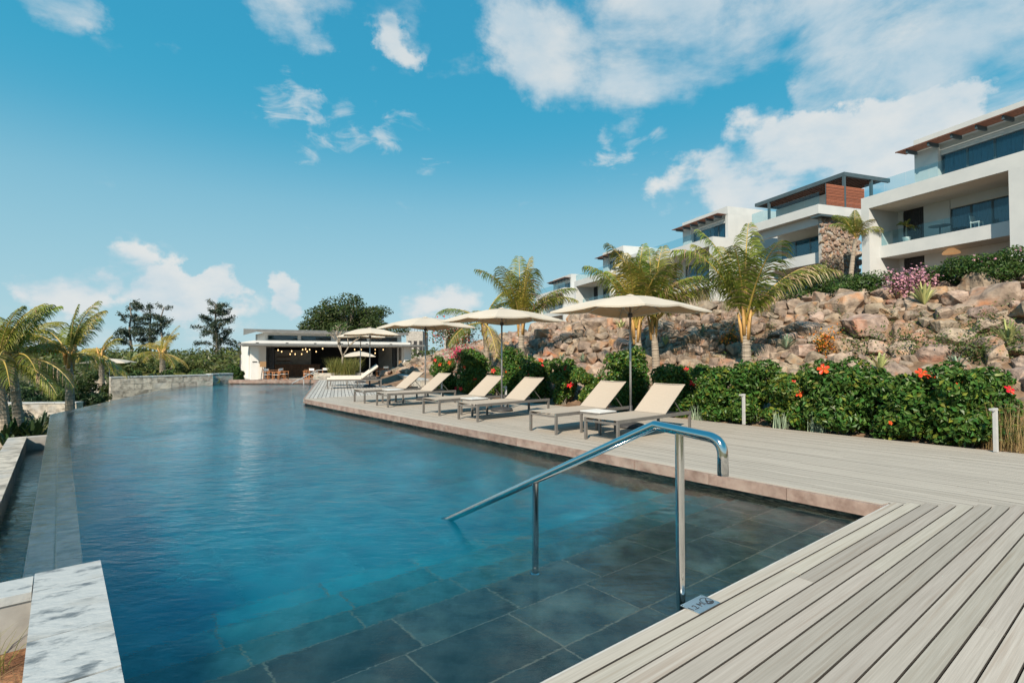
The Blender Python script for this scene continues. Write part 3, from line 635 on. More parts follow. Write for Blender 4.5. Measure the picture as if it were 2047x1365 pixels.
for k in range(n):
    a0, a1 = 2 * math.pi * k / n, 2 * math.pi * (k + 1) / n
    p = [(.058 + r * math.cos(a), -.002 + r * math.sin(a), .0056) for r, a in ((.033, a0), (.038, a0), (.038, a1), (.033, a1))]; sy.add(p, [(0, 1, 2, 3)])
sy.box((.058, -.002, .0057), (.068, .005, .0006), rad(45))
sy.tube([(.042, -.016, .0057), (.052, -.002, .0057), (.066, .008, .0057)], .003, 6); sy.tube([(.052, -.002, .0058), (.07, -.014, .0058)], .0026, 6); sy.lathe([(.005, 0), (.005, .001)], (.074, -.017, .0054), 10)
for q in range(3): sy.tube([(.036 + .012 * k, -.024 - .004 * q + .002 * (k % 2), .0058) for k in range(5)], .001, 4)
sy.build('no_diving_symbol', M['ink'], dm)
for x in (-1, 1):
    for y in (-1, 1): MB().lathe([(.004, 0), (.003, .001)], (x * (PLX / 2 - .009), y * (PLY / 2 - .009), .005), 8).build('screw', M['steel'], dm)
# --- sun loungers
def lounger(label, loc, rz, group, cush=False):
    t = thing('sun_lounger', label, 'sun lounger', loc, rz, group); Lg, Wd, Hh = 2.13, .69, .345; hx = 1.33
    for sy_ in (-1, 1):
        y = sy_ * (Wd / 2 - .02)
        for x in (.022, Lg - .03): MB().box((x, y, (Hh - .0) / 2 - .02), (.044, .038, Hh - .04)).build('leg', M['frame'], t)
        MB().box((Lg / 2, y, Hh - .015), (Lg, .036, .055)).build('side_rail', M['frame'], t)
    for x in (.019, Lg - .019): MB().box((x, 0, Hh - .045), (.032, Wd - .076, .03)).build('cross_bar', M['frame'], t)
    a = rad(37); bl = .80
    def sling(p0, p1, w, nx=8, ny=6, sag=.012, th=.006):
        b = MB(); p0 = Vector(p0); p1 = Vector(p1); nrm = Vector((-(p1 - p0).z, 0, (p1 - p0).x)).normalized(); vs = []
        for lay in (0, 1):
            for i in range(nx + 1):
                for j in range(ny + 1):
                    q = p0.lerp(p1, i / nx); yy = -w / 2 + w * j / ny; dp = sag * math.sin(math.pi * j / ny) * (0.4 + .6 * math.sin(math.pi * i / nx))
                    vs.append(q + Vector((0, yy, 0)) - nrm * (dp + lay * th))
        K = (nx + 1) * (ny + 1); fs = []
        for i in range(nx):
            for j in range(ny):
                q = i * (ny + 1) + j; f = (q, q + ny + 1, q + ny + 2, q + 1); fs += [f, tuple(K + z for z in f[::-1])]
        for i in range(nx):
            for j, fl in ((0, 0), (ny, 1)):
                q = i * (ny + 1) + j; f = (q, q + K, q + K + ny + 1, q + ny + 1); fs.append(f[::-1] if fl else f)
        for j in range(ny):
            for i, fl in ((0, 1), (nx, 0)):
                q = i * (ny + 1) + j; f = (q, q + K, q + K + 1, q + 1); fs.append(f[::-1] if fl else f)
        return b.add(vs, fs)
    z = Hh + .016; tip = (hx + bl * math.cos(a), 0, z + bl * math.sin(a))
    st_ = sling((.006, 0, z), (hx, 0, z), Wd - .03).build('seat_sling', M['sling'], t, smooth=False)
    bk = sling((hx + .005, 0, z + .003), tip, Wd - .05).build('backrest_sling', M['sling'], t)
    for sy_ in (-1, 1):
        y = sy_ * (Wd / 2 - .045); MB().tube([(hx + .02, y, z - .013), (tip[0] - .005, y, tip[2] - .02)], .013, 6).build('backrest_rail', M['frame'], bk)
    MB().tube([(tip[0] - .012, -Wd / 2 + .05, tip[2] - .022), (tip[0] - .012, Wd / 2 - .05, tip[2] - .022)], .012, 6).build('backrest_bar', M['frame'], bk)
    st = MB()
    m0 = (hx + .42 * math.cos(a), z + .42 * math.sin(a) - .02)
    for sy_ in (-1, 1): st.tube([(m0[0], sy_ * .26, m0[1]), (hx + .62, sy_ * .26, Hh - .03)], .009, 6)
    st.tube([(hx + .62, -.3, Hh - .03), (hx + .62, .3, Hh - .03)], .009, 6); st.build('backrest_prop', M['frame'], t)
    MB().box((hx + .45, 0, Hh - .05), (.5, .04, .03)).build('ratchet_bar', M['frame'], t)
    if cush:
        MB().box((hx / 2, 0, z + .035), (hx - .01, Wd - .06, .055)).build('seat_cushion', M['cushion'], t)
        MB().box((hx + .03 + bl / 2 * math.cos(a) - .035 * math.sin(a), 0, z + .035 + bl / 2 * math.sin(a) + .03 * math.cos(a)), (bl, Wd - .07, .055), ry=-a).build('back_cushion', M['cushion'], t)
    return t
LX = [((1169.3, 876.6), 'beige sling lounger nearest the steel handrail'), ((1059.1, 859.7), 'beige sling lounger second from the handrail, left of the nearest side table'),
      ((916.1, 836.8), 'beige sling lounger third from the handrail, right of the middle umbrella'), ((846, 825.4), 'beige sling lounger fourth from the handrail, left of the middle side table'),
      ((751.9, 810.2), 'beige sling lounger fifth from the handrail, under the third umbrella'), ((708, 802.6), 'beige sling lounger farthest along the row by the deck corner')]
cents = []
for i, (p, lab) in enumerate(LX):
    q = at(*p); s = q.dot(D1) - .335; t = q.dot(D2) - .01; cents.append((s, t))
    if i == 0: L0 = lounger(lab, ST(s, t), ANG_D2, 'sun loungers in the row by the pool')
    else: dup(L0, ST(s, t), ANG_D2 + R.uniform(-.03, .03), lab)
LF = lounger('cream cushioned lounger on the far deck, the nearer of two', FF(22.35, -.45), math.atan2(F2.y, F2.x), 'cushioned loungers on the far deck', True)
dup(LF, FF(24.3, -.35), math.atan2(F2.y, F2.x), 'cream cushioned lounger on the far deck, the farther of two')
LG = dup(L0, at(196, 788, -1.21), rad(150), 'small beige lounger on the lower garden terrace, nearer the palm trunk', 'loungers in the lower garden')
dup(L0, at(226, 787, -1.21), rad(150), 'small beige lounger on the lower garden terrace, beside the stone planter wall', 'loungers in the lower garden')
# --- side tables
def side_table(label, loc, rz):
    t = thing('side_table', label, 'side table', loc, rz, 'side tables between the loungers'); w, h = .46, .38
    for x in (-1, 1):
        for y in (-1, 1): MB().box((x * (w / 2 - .02), y * (w / 2 - .02), (h - .05) / 2), (.038, .038, h - .05)).build('leg', M['frame'], t)
    MB().box((0, 0, h - .03), (w, w, .04)).build('apron', M['frame'], t); MB().box((0, 0, h - .004), (w - .012, w - .012, .014)).build('table_top', M['table_top'], t); return t
TB = None
for i, (a, b, lab) in enumerate(((0, 1, 'white topped side table nearest the handrail'), (2, 3, 'white topped side table in the middle of the row'), (4, 5, 'white topped side table at the far end of the row'))):
    p = ST((cents[a][0] + cents[b][0]) / 2, cents[a][1] + .72)
    if TB is None: TB = side_table(lab, p, ANG_D2)
    else: dup(TB, p, ANG_D2, lab)
dup(TB, FF(23.3, .55), math.atan2(F2.y, F2.x), 'white topped side table between the cushioned loungers')
# --- umbrellas
def umbrella(label, loc, rz, group, h=2.5, half=1.08, drop=.30):
    t = thing('sun_umbrella', label, 'umbrella', loc, rz, group); zt = h; nseg = 8
    rim = []
    for i, (x, y) in enumerate(((1, -1), (1, 0), (1, 1), (0, 1), (-1, 1), (-1, 0), (-1, -1), (0, -1))):
        k = 1 if i % 2 == 0 else .965
        rim.append(Vector((x * half * k, y * half * k, zt - drop * (1.0 if i % 2 == 0 else .80))))
    vs = []; fs = []; NS = 6; SUB = 4
    def pt(w, a, b, u):                    # w: apex to rim, u: between rib a and rib b
        e = a.lerp(b, u); p = Vector((0, 0, zt)).lerp(e, w); p.z += .055 * math.sin(math.pi * w) - .022 * math.sin(math.pi * u) * w; return p
    for lay in (0, 1):
        for j in range(8):
            a, b = rim[j], rim[(j + 1) % 8]; o0 = len(vs)
            for i in range(NS + 1):
                for u in range(SUB + 1): vs.append(pt(i / NS, a, b, u / SUB) - Vector((0, 0, .004 * lay)))
            for i in range(NS):
                for u in range(SUB):
                    q = o0 + i * (SUB + 1) + u; f = (q, q + SUB + 1, q + SUB + 2, q + 1); fs.append(f if lay == 0 else f[::-1])
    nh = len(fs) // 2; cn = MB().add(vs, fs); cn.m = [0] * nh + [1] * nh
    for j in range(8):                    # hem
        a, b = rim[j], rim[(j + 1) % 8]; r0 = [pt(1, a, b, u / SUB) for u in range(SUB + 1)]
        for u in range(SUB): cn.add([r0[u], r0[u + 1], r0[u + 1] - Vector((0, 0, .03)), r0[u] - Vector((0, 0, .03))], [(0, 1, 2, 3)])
    cn = cn.build('canopy', [M['canopy'], M['underside']], t, smooth=True)
    MB().lathe([(.10, -.012), (.06, .006), (.02, .016), (.008, .02)], (0, 0, zt + .01), 14).build('vent_cap', M['canopy'], cn, smooth=True)
    for j in range(8):
        e = rim[j]; pts = [Vector((0, 0, zt - .03)).lerp(e, w) + Vector((0, 0, .055 * math.sin(math.pi * w) - .016)) for w in (0.02, .25, .5, .75, .985)]
        MB().tube(pts, .009, 5).build('rib', M['pole'], t)
        MB().tube([Vector((0, 0, zt - .36)), pts[2]], .006, 4).build('strut', M['pole'], t)
    MB().tube([(0, 0, .10), (0, 0, zt - .01)], .021, 12).build('pole', M['pole'], t, smooth=True)
    MB().lathe([(.03, -.06), (.048, -.04), (.048, .0), (.03, .03)], (0, 0, zt - .36), 12).build('hub', M['base'], t)
    MB().lathe([(.275, 0), (.275, .025), (.24, .06), (.14, .085), (.05, .095), (.034, .11), (.034, .40), (.028, .41)], (0, 0, .0), 24).build('base', M['base'], t, smooth=True)
    return t
U1 = umbrella('cream umbrella nearest the handrail, between the first two loungers', at(1261, 853), ANG_D2, 'cream umbrellas along the pool')
dup(U1, at(1003, 820.6), ANG_D2, 'cream umbrella in the middle of the lounger row'); dup(U1, at(850, 798.5), ANG_D2, 'cream umbrella at the far end of the lounger row')
RF = math.atan2(F2.y, F2.x)
dup(U1, at(739, 772.8), RF, 'cream umbrella on the far deck beside the cushioned loungers, the nearer one')
dup(U1, FF(26.4, 1.0), RF, 'cream umbrella on the far deck, just behind the nearer one')
umbrella('low cream umbrella in front of the restaurant opening', atY(718, 708, 33.0).xy.to_3d() + Vector((0, 0, FLOOR)), RF, 'cream umbrellas along the pool', h=2.14, half=.95, drop=.3)
umbrella('pale umbrella standing in the lower garden beside the palm trunks', at(218, 786, -1.21), rad(20), 'garden umbrellas', h=2.3, half=1.2, drop=.26)
# --- bollard lights
def bollard(label, base, h, rz=0.0):
    t = thing('bollard_light', label, 'bollard light', base, rz, 'bollard lights')
    MB().box((0, 0, h / 2), (.046, .042, h)).build('post', M['white_metal'], t)
    MB().box((-.035, 0, h - .018), (.12, .05, .026)).build('head', M['white_metal'], t); MB().box((-.06, 0, h - .036), (.06, .04, .006)).build('lens', M['canvas'], t)
    return t
bollard('grey bollard light by the hedge near the handrail', at(1487, 848), .60, rad(20))
bollard('grey bollard light half hidden by the hedge at the right edge', at(1991, 903), .62, rad(20))
bollard('pale bollard light behind the middle umbrella', at(1011, 815), .56, rad(20))
bollard('pale bollard light behind the fifth lounger', at(883, 789), .56, rad(20))
bollard('pale bollard light on the path left of the restaurant, nearer the planter wall', at(472, 751, FLOOR + .0), .55); bollard('pale bollard light on the path left of the restaurant, nearer the white column', at(487, 748.5, FLOOR), .55)
# --- far handrail
fh = thing('far_handrail', 'thin pale handrail at the far end of the pool before the restaurant', 'handrail', (-11.4, 27.6, 0))
o = fh.location; a = atY(584, 766, 26.9) - o; b = atY(634, 740, 28.3) - o
MB().tube([a, b, b + Vector((.5, .3, .0))], .028, 8).build('top_rail', M['white_metal'], fh); MB().tube([b, (b.x, b.y, -.0)], .025, 8).build('post', M['white_metal'], fh)
MB().tube([a * .55 + b * .45, (a.x * .55 + b.x * .45, a.y * .55 + b.y * .45, -1.0)], .025, 8).build('post', M['white_metal'], fh)
# --- low stone walls
def stone_row(name, label, a, b, th, z0, z1, m='stone_wall', blk=.9, cop=True, cat='wall'):
    t = thing(name, label, cat, ((a.x + b.x) / 2, (a.y + b.y) / 2, z0)); o = t.location; d = (b - a).normalized(); n = Vector((-d.y, d.x, 0)); L_ = (b - a).length; s = 0; k = max(2, round((z1 - z0) / .3)); hh = (z1 - z0 - (.05 if cop else 0)) / k
    for r in range(k):
        s = -R.uniform(0, blk * .6)
        while s < L_:
            w = R.uniform(.6, 1.3) * blk; p = max(0, s); q = min(L_, s + w); j = R.uniform(0, .015)
            if q - p > .06:
                A = a + d * (p + .004) - o; Bq = a + d * (q - .004) - o
                MB().prism([A - n * j, Bq - n * j, Bq + n * (th + j), A + n * (th + j)], r * hh + .003, (r + 1) * hh - .003).build('stone_block', M[m], t)
            s += w
    MB().prism([a + d * .02 + n * .015 - o, b - d * .02 + n * .015 - o, b - d * .02 + n * (th - .015) - o, a + d * .02 + n * (th - .015) - o], 0, z1 - z0 - .055).build('core', M['concrete'], t)
    if cop:
        s = 0
        while s < L_:
            q = min(s + 1.1, L_); A = a + d * (s + .003) - o; Bq = a + d * (q - .003) - o
            MB().prism([A - n * .03, Bq - n * .03, Bq + n * (th + .03), A + n * (th + .03)], z1 - z0 - .05, z1 - z0).build('coping', M['stone'], t); s += 1.1
    return t
stone_row('planter_wall', 'pale rough stone planter wall at the left end of the pool', Vector((-18.4, 23.9, 0)), Vector((-15.5, 27.0, 0)) , .4, -1.2, .34, cop=True)
stone_row('planter_wall', 'short stone wall end standing by the far pool kerb', Vector((-15.62, 27.02, 0)), Vector((-15.05, 28.1, 0)), .4, -1.2, .37)
stone_row('garden_wall', 'low pale stone retaining wall behind the left palm trunks', Vector((-24, 19.5, 0)), Vector((-16.9, 20.25, 0)), .35, -1.2, -.48)
stone_row('deck_wall', 'low grey stone wall stepping down beside the far deck', at(774, 757).xy.to_3d(), ST(17.2, 10.35), .3, -.05, .42)
pn = thing('frangipani_planter', 'square stone planter at the end of the far deck', 'planter', (FF(29.9, -.2).x, FF(29.9, -.2).y, 0), RF); 
for r in range(2):
    for k in range(4):
        MB().box((-.62 + k * .72 + (r % 2) * .08, -.02, .1 + r * .18), (.70, .2, .172)).build('stone_block', M['stone_wall'], pn)
    for k in (0, 1): MB().box((-1.0 + .02 * r, .35 + k * .62, .1 + r * .18), (.2, .6, .172)).build('stone_block', M['stone_wall'], pn)
MB().box((.45, .7, .14), (2.7, 1.25, .26)).build('soil', M['soil'], pn)
# ================================================================== plants
def unit(a): return a / np.maximum(np.linalg.norm(a, axis=-1, keepdims=True), 1e-9)
def leaf_arrays(pos, nrm, size, asp=.5, jitter=.7, rs=NR, up=.25, fold=.18):
    n = len(pos); nn = unit(nrm + rs.normal(0, jitter, (n, 3)) + np.array([0, 0, up])); t = unit(np.cross(nn, rs.normal(0, 1, (n, 3)))); b = np.cross(nn, t)
    sz = (size * rs.uniform(.6, 1.25, n))[:, None]; w = sz * asp
    v = np.stack([pos - t * sz * .5, pos + b * w * .5 + nn * sz * fold * .6, pos + t * sz * .5 - nn * sz * .12, pos - b * w * .5 + nn * sz * fold * .6], 1).reshape(-1, 3)
    q = np.arange(n)[:, None] * 4; f = np.concatenate([q + np.array([0, 1, 2]), q + np.array([0, 2, 3])], 1).reshape(-1, 3)
    return v, f
def blob_points(blobs, n, rs=NR, inner=.55):
    w = np.array([b[3] * b[4] + b[3] * b[5] + b[4] * b[5] for b in blobs]); w = w / w.sum(); k = rs.choice(len(blobs), n, p=w)
    B_ = np.array(blobs)[k]; d = unit(rs.normal(0, 1, (n, 3))); r = rs.uniform(inner, 1.04, n)[:, None] ** .6
    return B_[:, :3] + d * B_[:, 3:6] * r, d
def join(parts):
    V_, F_, I_ = [], [], []; o = 0
    for v, f, mi in parts: V_.append(v); F_.append(f + o); I_.append(np.full(len(f), mi)); o += len(v)
    return np.concatenate(V_), np.concatenate(F_), np.concatenate(I_)
def flower_mesh(m, r):
    b = MB()
    for k in range(5):
        a = k * 2 * math.pi / 5; ca, sa = math.cos(a), math.sin(a); px, py = -sa, ca
        P = lambda d, w, z: (ca * d + px * w, sa * d + py * w, z)
        b.add([P(.06 * r, 0, 0), P(.5 * r, .30 * r, .16 * r), P(.95 * r, .26 * r, .08 * r), P(1.05 * r, 0, .02 * r), P(.95 * r, -.3 * r, .1 * r), P(.5 * r, -.32 * r, .12 * r)], [(0, 1, 2, 3), (0, 3, 4, 5)], 0)
    b.tube([(0, 0, 0), (.02 * r, 0, .75 * r)], [.05 * r, .03 * r], 5, 1); b.lathe([(.07 * r, .68 * r), (.07 * r, .82 * r)], (0, 0, 0), 6, 1)
    return b.mesh('flower', [m, M['pistil']])
FL_R = flower_mesh(M['petal'], .062); FL_O = flower_mesh(M['petal_o'], .066)
def shrub(name, label, cat, base, w, d, h, n, m, size=.065, rz=0.0, group=None, asp=.55, young=None, seed=0, stems=7, low=.0, nb=None):
    rs = np.random.RandomState(seed); t = thing(name, label, cat, base, rz, group); blobs = []; nb = nb or max(8, int(10 * w * h / .6))
    for k in range(nb):
        z = h * (low + (1 - low) * (.12 + .74 * (k + rs.random()) / nb)); fx = 1 - .35 * abs(z / h - .45)
        blobs.append((rs.uniform(-.36, .36) * w * fx, rs.uniform(-.3, .3) * d, z, w * rs.uniform(.2, .32), d * rs.uniform(.24, .36), h * rs.uniform(.13, .2)))
    p, dn = blob_points(blobs, n, rs); p[:, 2] = np.maximum(p[:, 2], .02); v, f = leaf_arrays(p, dn, size, asp, .55, rs); parts = [(v, f, 0)]; mats = [m]
    if young:
        q = int(n * young); v, f = leaf_arrays(*[x[:q] for x in blob_points(blobs, n, rs)], size, asp, .6, rs); parts.append((v, f, 1)); mats.append(M['hib_y'])
    V_, F_, I_ = join(parts); link('foliage', npmesh('foliage', V_, F_, mats, I_), t)
    st = MB()
    for k in range(stems):
        b = blobs[k % nb]; st.tube([(rs.uniform(-.12, .12) * w, rs.uniform(-.08, .08), -.05), (b[0] * .5, b[1] * .5, b[2] * .45), b[:3]], [.012, .009, .004], 5)
    st.build('stems', M['bark'], t); return t
# --- hibiscus shrubs along the back of the lounger deck
def on_t(px, t, z=0.0):
    k = (px - CX) / FPX; Y = t / (D2.x * k + D2.y); return Vector((k * Y, Y, z))
HIB = [(1950, 130, 742, 'hibiscus shrub with a bollard light in front, rightmost along the deck', .06), (1830, 130, 748, 'broad dark hibiscus shrub with a double orange bloom on top', .04), (1700, 130, 733, 'dense tall hibiscus shrub with an orange bloom on its top left', .03),
       (1588, 85, 752, 'lighter hibiscus shrub with one orange bloom, right of the grey bollard', .45), (1500, 80, 728, 'dark leafy hibiscus shrub behind the grey bollard light', .06), (1435, 80, 736, 'full hibiscus shrub above the bend of the handrail', .10),
       (1355, 85, 735, 'hibiscus shrub with two red blooms behind the nearest lounger', .08), (1250, 95, 706, 'tall dark hibiscus shrub behind the nearest umbrella pole', .08), (1172, 60, 742, 'small pale green hibiscus shrub left of the nearest umbrella', .35),
       (1128, 50, 722, 'narrow upright hibiscus shrub with red blooms', .2), (1072, 66, 722, 'hibiscus shrub with a red bloom above the fourth lounger', .08), (1032, 60, 702, 'tall dark hibiscus shrub right of the middle umbrella pole', .05),
       (990, 40, 738, 'low hibiscus shrub behind the middle umbrella pole', .1), (945, 72, 704, 'large round dark hibiscus shrub left of the middle umbrella', .05), (888, 48, 718, 'hibiscus shrub with small orange blooms beside the bougainvillea', .12)]
FLW = [(1646, 738, 1, 1.35), (1597, 785, 1, 1.2), (1842, 746, 1, 1.3), (1862, 751, 1, 1.0), (2018, 779, 0, 1.1), (1385, 765, 0, 1.1), (1371, 739, 0, 1), (1587, 764, 0, .7), (1138, 771, 0, 1.15), (1131, 736, 0, 1.1), (1143, 768, 0, .9), (1199, 753, 0, .8), (1081, 720, 1, 1.2), (1083, 731, 0, .9), (1057, 752, 0, 1.15),
       (1041, 734, 1, .9), (1015, 743, 1, 1.2), (986, 741, 0, 1.15), (950, 756, 0, 1.15), (921, 777, 0, 1), (912, 776, 0, 1.0), (928, 734, 1, .8), (879, 728, 1, 1), (899, 725, 1, 1.1), (870, 720, 0, .9), (1625, 805, 0, .6), (1915, 770, 1, .6), (1780, 845, 1, .5)]
hibs = []
for i, (px, wp, ty, lab, yg) in enumerate(HIB):
    b = on_t(px, 10.72, -.03); Y = b.y; w = wp * Y / FPX * (1.28 if px > 1550 else (1.12 if px > 1330 else .95)); h = max(.6, (atY(px, ty, Y).z + .03) * 1.1); n = int(4600 * w * h / 1.2) + 900
    hibs.append((px, Y, shrub('hibiscus_shrub', lab, 'shrub', b, w, .78, h, n, M['hib'], .10 if px > 1300 else .09, 0, 'hibiscus shrubs along the deck', young=yg + .08, seed=40 + i), h))
bpy.context.view_layer.update()
for px, py, o_, sc in FLW:
    q = min(hibs, key=lambda e: abs(e[0] - px)); p = atY(px, py, q[1] - .36 + .1 * R.random()) - q[2].location
    f = link('flower', FL_O if o_ else FL_R, q[2], p); f.scale = (sc * 1.1,) * 3; f.rotation_euler = (rad(72 + R.uniform(-25, 15)), R.uniform(-.5, .5), R.uniform(-.5, .4))
# --- spiky rosettes among the rocks
def rosette(name, label, base, n, ln, w, m, seed, cat='plant', up=.5, group=None):
    rs = random.Random(seed); t = thing(name, label, cat, base, 0, group); b = MB()
    for k in range(n):
        a = rs.uniform(0, 6.28); e = rad(rs.uniform(15 + 40 * up, 85)); l = ln * rs.uniform(.7, 1.1); d = Vector((math.cos(a) * math.cos(e), math.sin(a) * math.cos(e), math.sin(e))); sd = Vector((-math.sin(a), math.cos(a), 0))
        p = [Vector((0, 0, 0)), d * l * .5, d * l * .85 - Vector((0, 0, .05 * l)), d * l - Vector((0, 0, .12 * l))]; q = [w * .5, w, w * .6, .002]
        vs = [];
        for pp, ww in zip(p, q): vs += [pp - sd * ww / 2 + Vector((0, 0, ww * .25)), pp, pp + sd * ww / 2 + Vector((0, 0, ww * .25))]
        b.add(vs, [(3 * i + j, 3 * i + j + 1, 3 * i + 4 + j, 3 * i + 3 + j) for i in range(3) for j in range(2)])
    b.build('leaves', m, t); return t
def on_hill(px, py):              # where the pixel's ray meets the embankment
    r = ray(px, py); k = 5.0
    while k < 60:
        p = EYEV + r * k; s, t = p.dot(D1), p.dot(D2)
        if t > 10.5 and p.z <= hill_z(s, t) + .12: return p
        k += .05
    return EYEV + r * 20
for i, (px, py, n, ln, w, m, lab) in enumerate(((1572, 697, 40, .36, .035, 'agave', 'blue grey agave rosette between boulders below the striped palm trunk'), (1848, 610, 34, .55, .045, 'yucca', 'cream striped yucca beside the pink bougainvillea'), (1760, 742, 16, .38, .05, 'yucca', 'pale yucca just above the hedge near the orange blooms'),
        (1915, 738, 24, .34, .03, 'agave', 'pale agave rosette behind the rightmost hibiscus'), (2015, 690, 22, .5, .04, 'yucca', 'pale yucca on the planted ledge at the right edge'), (1165, 724, 18, .32, .03, 'agave', 'small agave on the rocks left of the nearest umbrella pole'), (1122, 722, 16, .3, .03, 'agave', 'small agave on the rocks above the narrow hibiscus'),
        (1330, 690, 16, .32, .03, 'yucca', 'yellowish yucca on the rocks right of the twin palms'), (1240, 660, 18, .4, .035, 'yucca', 'pale yucca on the rocks under the nearest umbrella'), (1405, 665, 16, .3, .03, 'agave', 'small agave beside a boulder right of the nearest umbrella'))):
    rosette('agave_plant' if m == 'agave' else 'yucca_plant', lab, on_hill(px, py), n, ln * 1.15, w * 1.2, M[m], 70 + i, up=.3 if m == 'agave' else .65, group='spiky plants among the rocks')
def cover(name, label, pts, r, n, m, size, seed, kind=None, cat='ground cover', h=.16, extra=None):
    rs = np.random.RandomState(seed); P = np.array([[p.x, p.y, p.z] for p in pts]); k = rs.randint(0, len(P), n)
    pos = P[k] + rs.normal(0, 1, (n, 3)) * np.array([r, r, h]); v, f = leaf_arrays(pos, np.tile([0, -.3, 1.0], (n, 1)), size, .6, .7, rs); parts = [(v, f, 0)]; mats = [m]
    if extra:
        q = int(n * extra[1]); v, f = leaf_arrays(pos[:q] + rs.normal(0, .05, (q, 3)) + np.array([0, -.06, .06]), np.tile([0, -.5, 1.0], (q, 1)), extra[2], .9, .8, rs); parts.append((v, f, 1)); mats.append(extra[0])
    V_, F_, I_ = join(parts); o = link(name, npmesh(name, V_, F_, mats, I_)); tag(o, label, cat, kind=kind); return o
cover('ground_cover', 'green ground cover creeping along the planted ledge of the rock slope', [on_hill(1690 + 11 * i, 697 + R.uniform(-14, 18)) + Vector((0, 0, .08)) for i in range(40)] + [on_hill(1950 + R.uniform(-30, 95), R.uniform(650, 720)) + Vector((0, 0, .1)) for i in range(12)], .11, 3400, M['cover'], .06, 3, 'stuff')
cover('ground_cover', 'scattered small weeds growing between the boulders', [on_hill(R.uniform(1050, 2040), R.uniform(620, 740)) + Vector((0, 0, .1)) for i in range(30)], .07, 1500, M['cover'], .05, 4, 'stuff')
cover('orange_flower_plant', 'low plant with orange blossoms between boulders right of the agave', [on_hill(1650 + R.uniform(-14, 16), 700 + R.uniform(-12, 10)) + Vector((0, 0, .06)) for i in range(5)], .08, 700, M['cover'], .05, 5, None, 'plant', extra=(M['orange_fl'], .6, .05))
cover('orange_flower_plant', 'low plant with orange blossoms left of the striped palm trunk', [on_hill(1452 + R.uniform(-14, 16), 682 + R.uniform(-10, 8)) + Vector((0, 0, .06)) for i in range(5)], .08, 600, M['cover'], .05, 6, None, 'plant', extra=(M['orange_fl'], .4, .05))
cover('pink_bougainvillea', 'pale pink bougainvillea on the crest of the rock slope', [on_hill(1785 + 11 * i, 584 + R.uniform(-6, 12)) + Vector((0, 0, .18)) for i in range(7)], .12, 900, M['cover'], .06, 7, None, 'shrub', extra=(M['pink'], 1.9, .055) if False else (M['pink'], 1.0, .075))
cover('magenta_bougainvillea', 'bright magenta bougainvillea at the left foot of the rock slope', [on_hill(905 + R.uniform(-4, 40), 722 + R.uniform(-14, 10)) + Vector((0, 0, .25)) for i in range(9)], .18, 700, M['cover'], .07, 8, None, 'shrub', extra=(M['boug'], 1.0, .075), h=.13)
cover('red_bougainvillea', 'dusty red bougainvillea sprawling above the magenta one', [on_hill(885 + R.uniform(-10, 55), 680 + R.uniform(-18, 18)) + Vector((0, 0, .3)) for i in range(14)], .3, 1600, M['cover'], .09, 9, None, 'shrub', extra=(M['petal'], .18, .08), h=.22)
def grass(name, label, base, n, h, spread, m, seed, cat='grass clump', w=.012, lean=.45, kind=None):
    rs = random.Random(seed); t = tag(link(name, None) if False else bpy.data.objects.new(name, None), label, cat); C.objects.link(t); t.location = base; b = MB()
    for k in range(n):
        a = rs.uniform(0, 6.28); r = spread * math.sqrt(rs.random()); x, y = r * math.cos(a), r * math.sin(a); hh = h * rs.uniform(.55, 1.1); a2 = rs.uniform(0, 6.28); l = lean * hh * rs.random(); dx, dy = l * math.cos(a2), l * math.sin(a2); s_ = Vector((-math.sin(a2 + .6), math.cos(a2 + .6), 0)) * w / 2
        p0 = Vector((x, y, 0)); p1 = p0 + Vector((dx * .4, dy * .4, hh * .6)); p2 = p0 + Vector((dx, dy, hh))
        b.add([p0 - s_, p0 + s_, p1 + s_ * .8, p1 - s_ * .8, p2], [(0, 1, 2, 3), (3, 2, 4)])
    b.build('blades', m, t); return t
grass('dry_grass_clump', 'dry straw coloured grass at the right end of the hedge', on_t(2035, 10.75, -.03), 700, .75, .45, M['dry'], 1, w=.006)
grass('dry_grass_clump', 'short dry grass in the gap between two hibiscus shrubs', on_t(1765, 10.7, -.03), 260, .38, .22, M['dry'], 2, w=.006)
for i, (px, lab) in enumerate(((1560, 'green strap leaved tuft at the foot of the lighter hibiscus'), (1630, 'green strap leaved tuft under the orange blooming shrub'), (1395, 'green strap leaved tuft behind the nearest lounger head'))):
    grass('strap_leaf_tuft', lab, on_t(px, 10.35, -.03), 40, .34, .14, M['agave'], 20 + i, w=.016)
grass('soil_grass_tuft', 'thin green and straw grass in the red soil beside the corner block', ST(4.05, -.35, -.36), 110, .22, .16, M['grass'], 30, w=.004, lean=1.2)
grass('soil_grass_tuft', 'straw grass blades lying on the red soil at the lower left', ST(3.55, -.28, -.36), 90, .16, .2, M['dry'], 31, w=.004, lean=2.2)
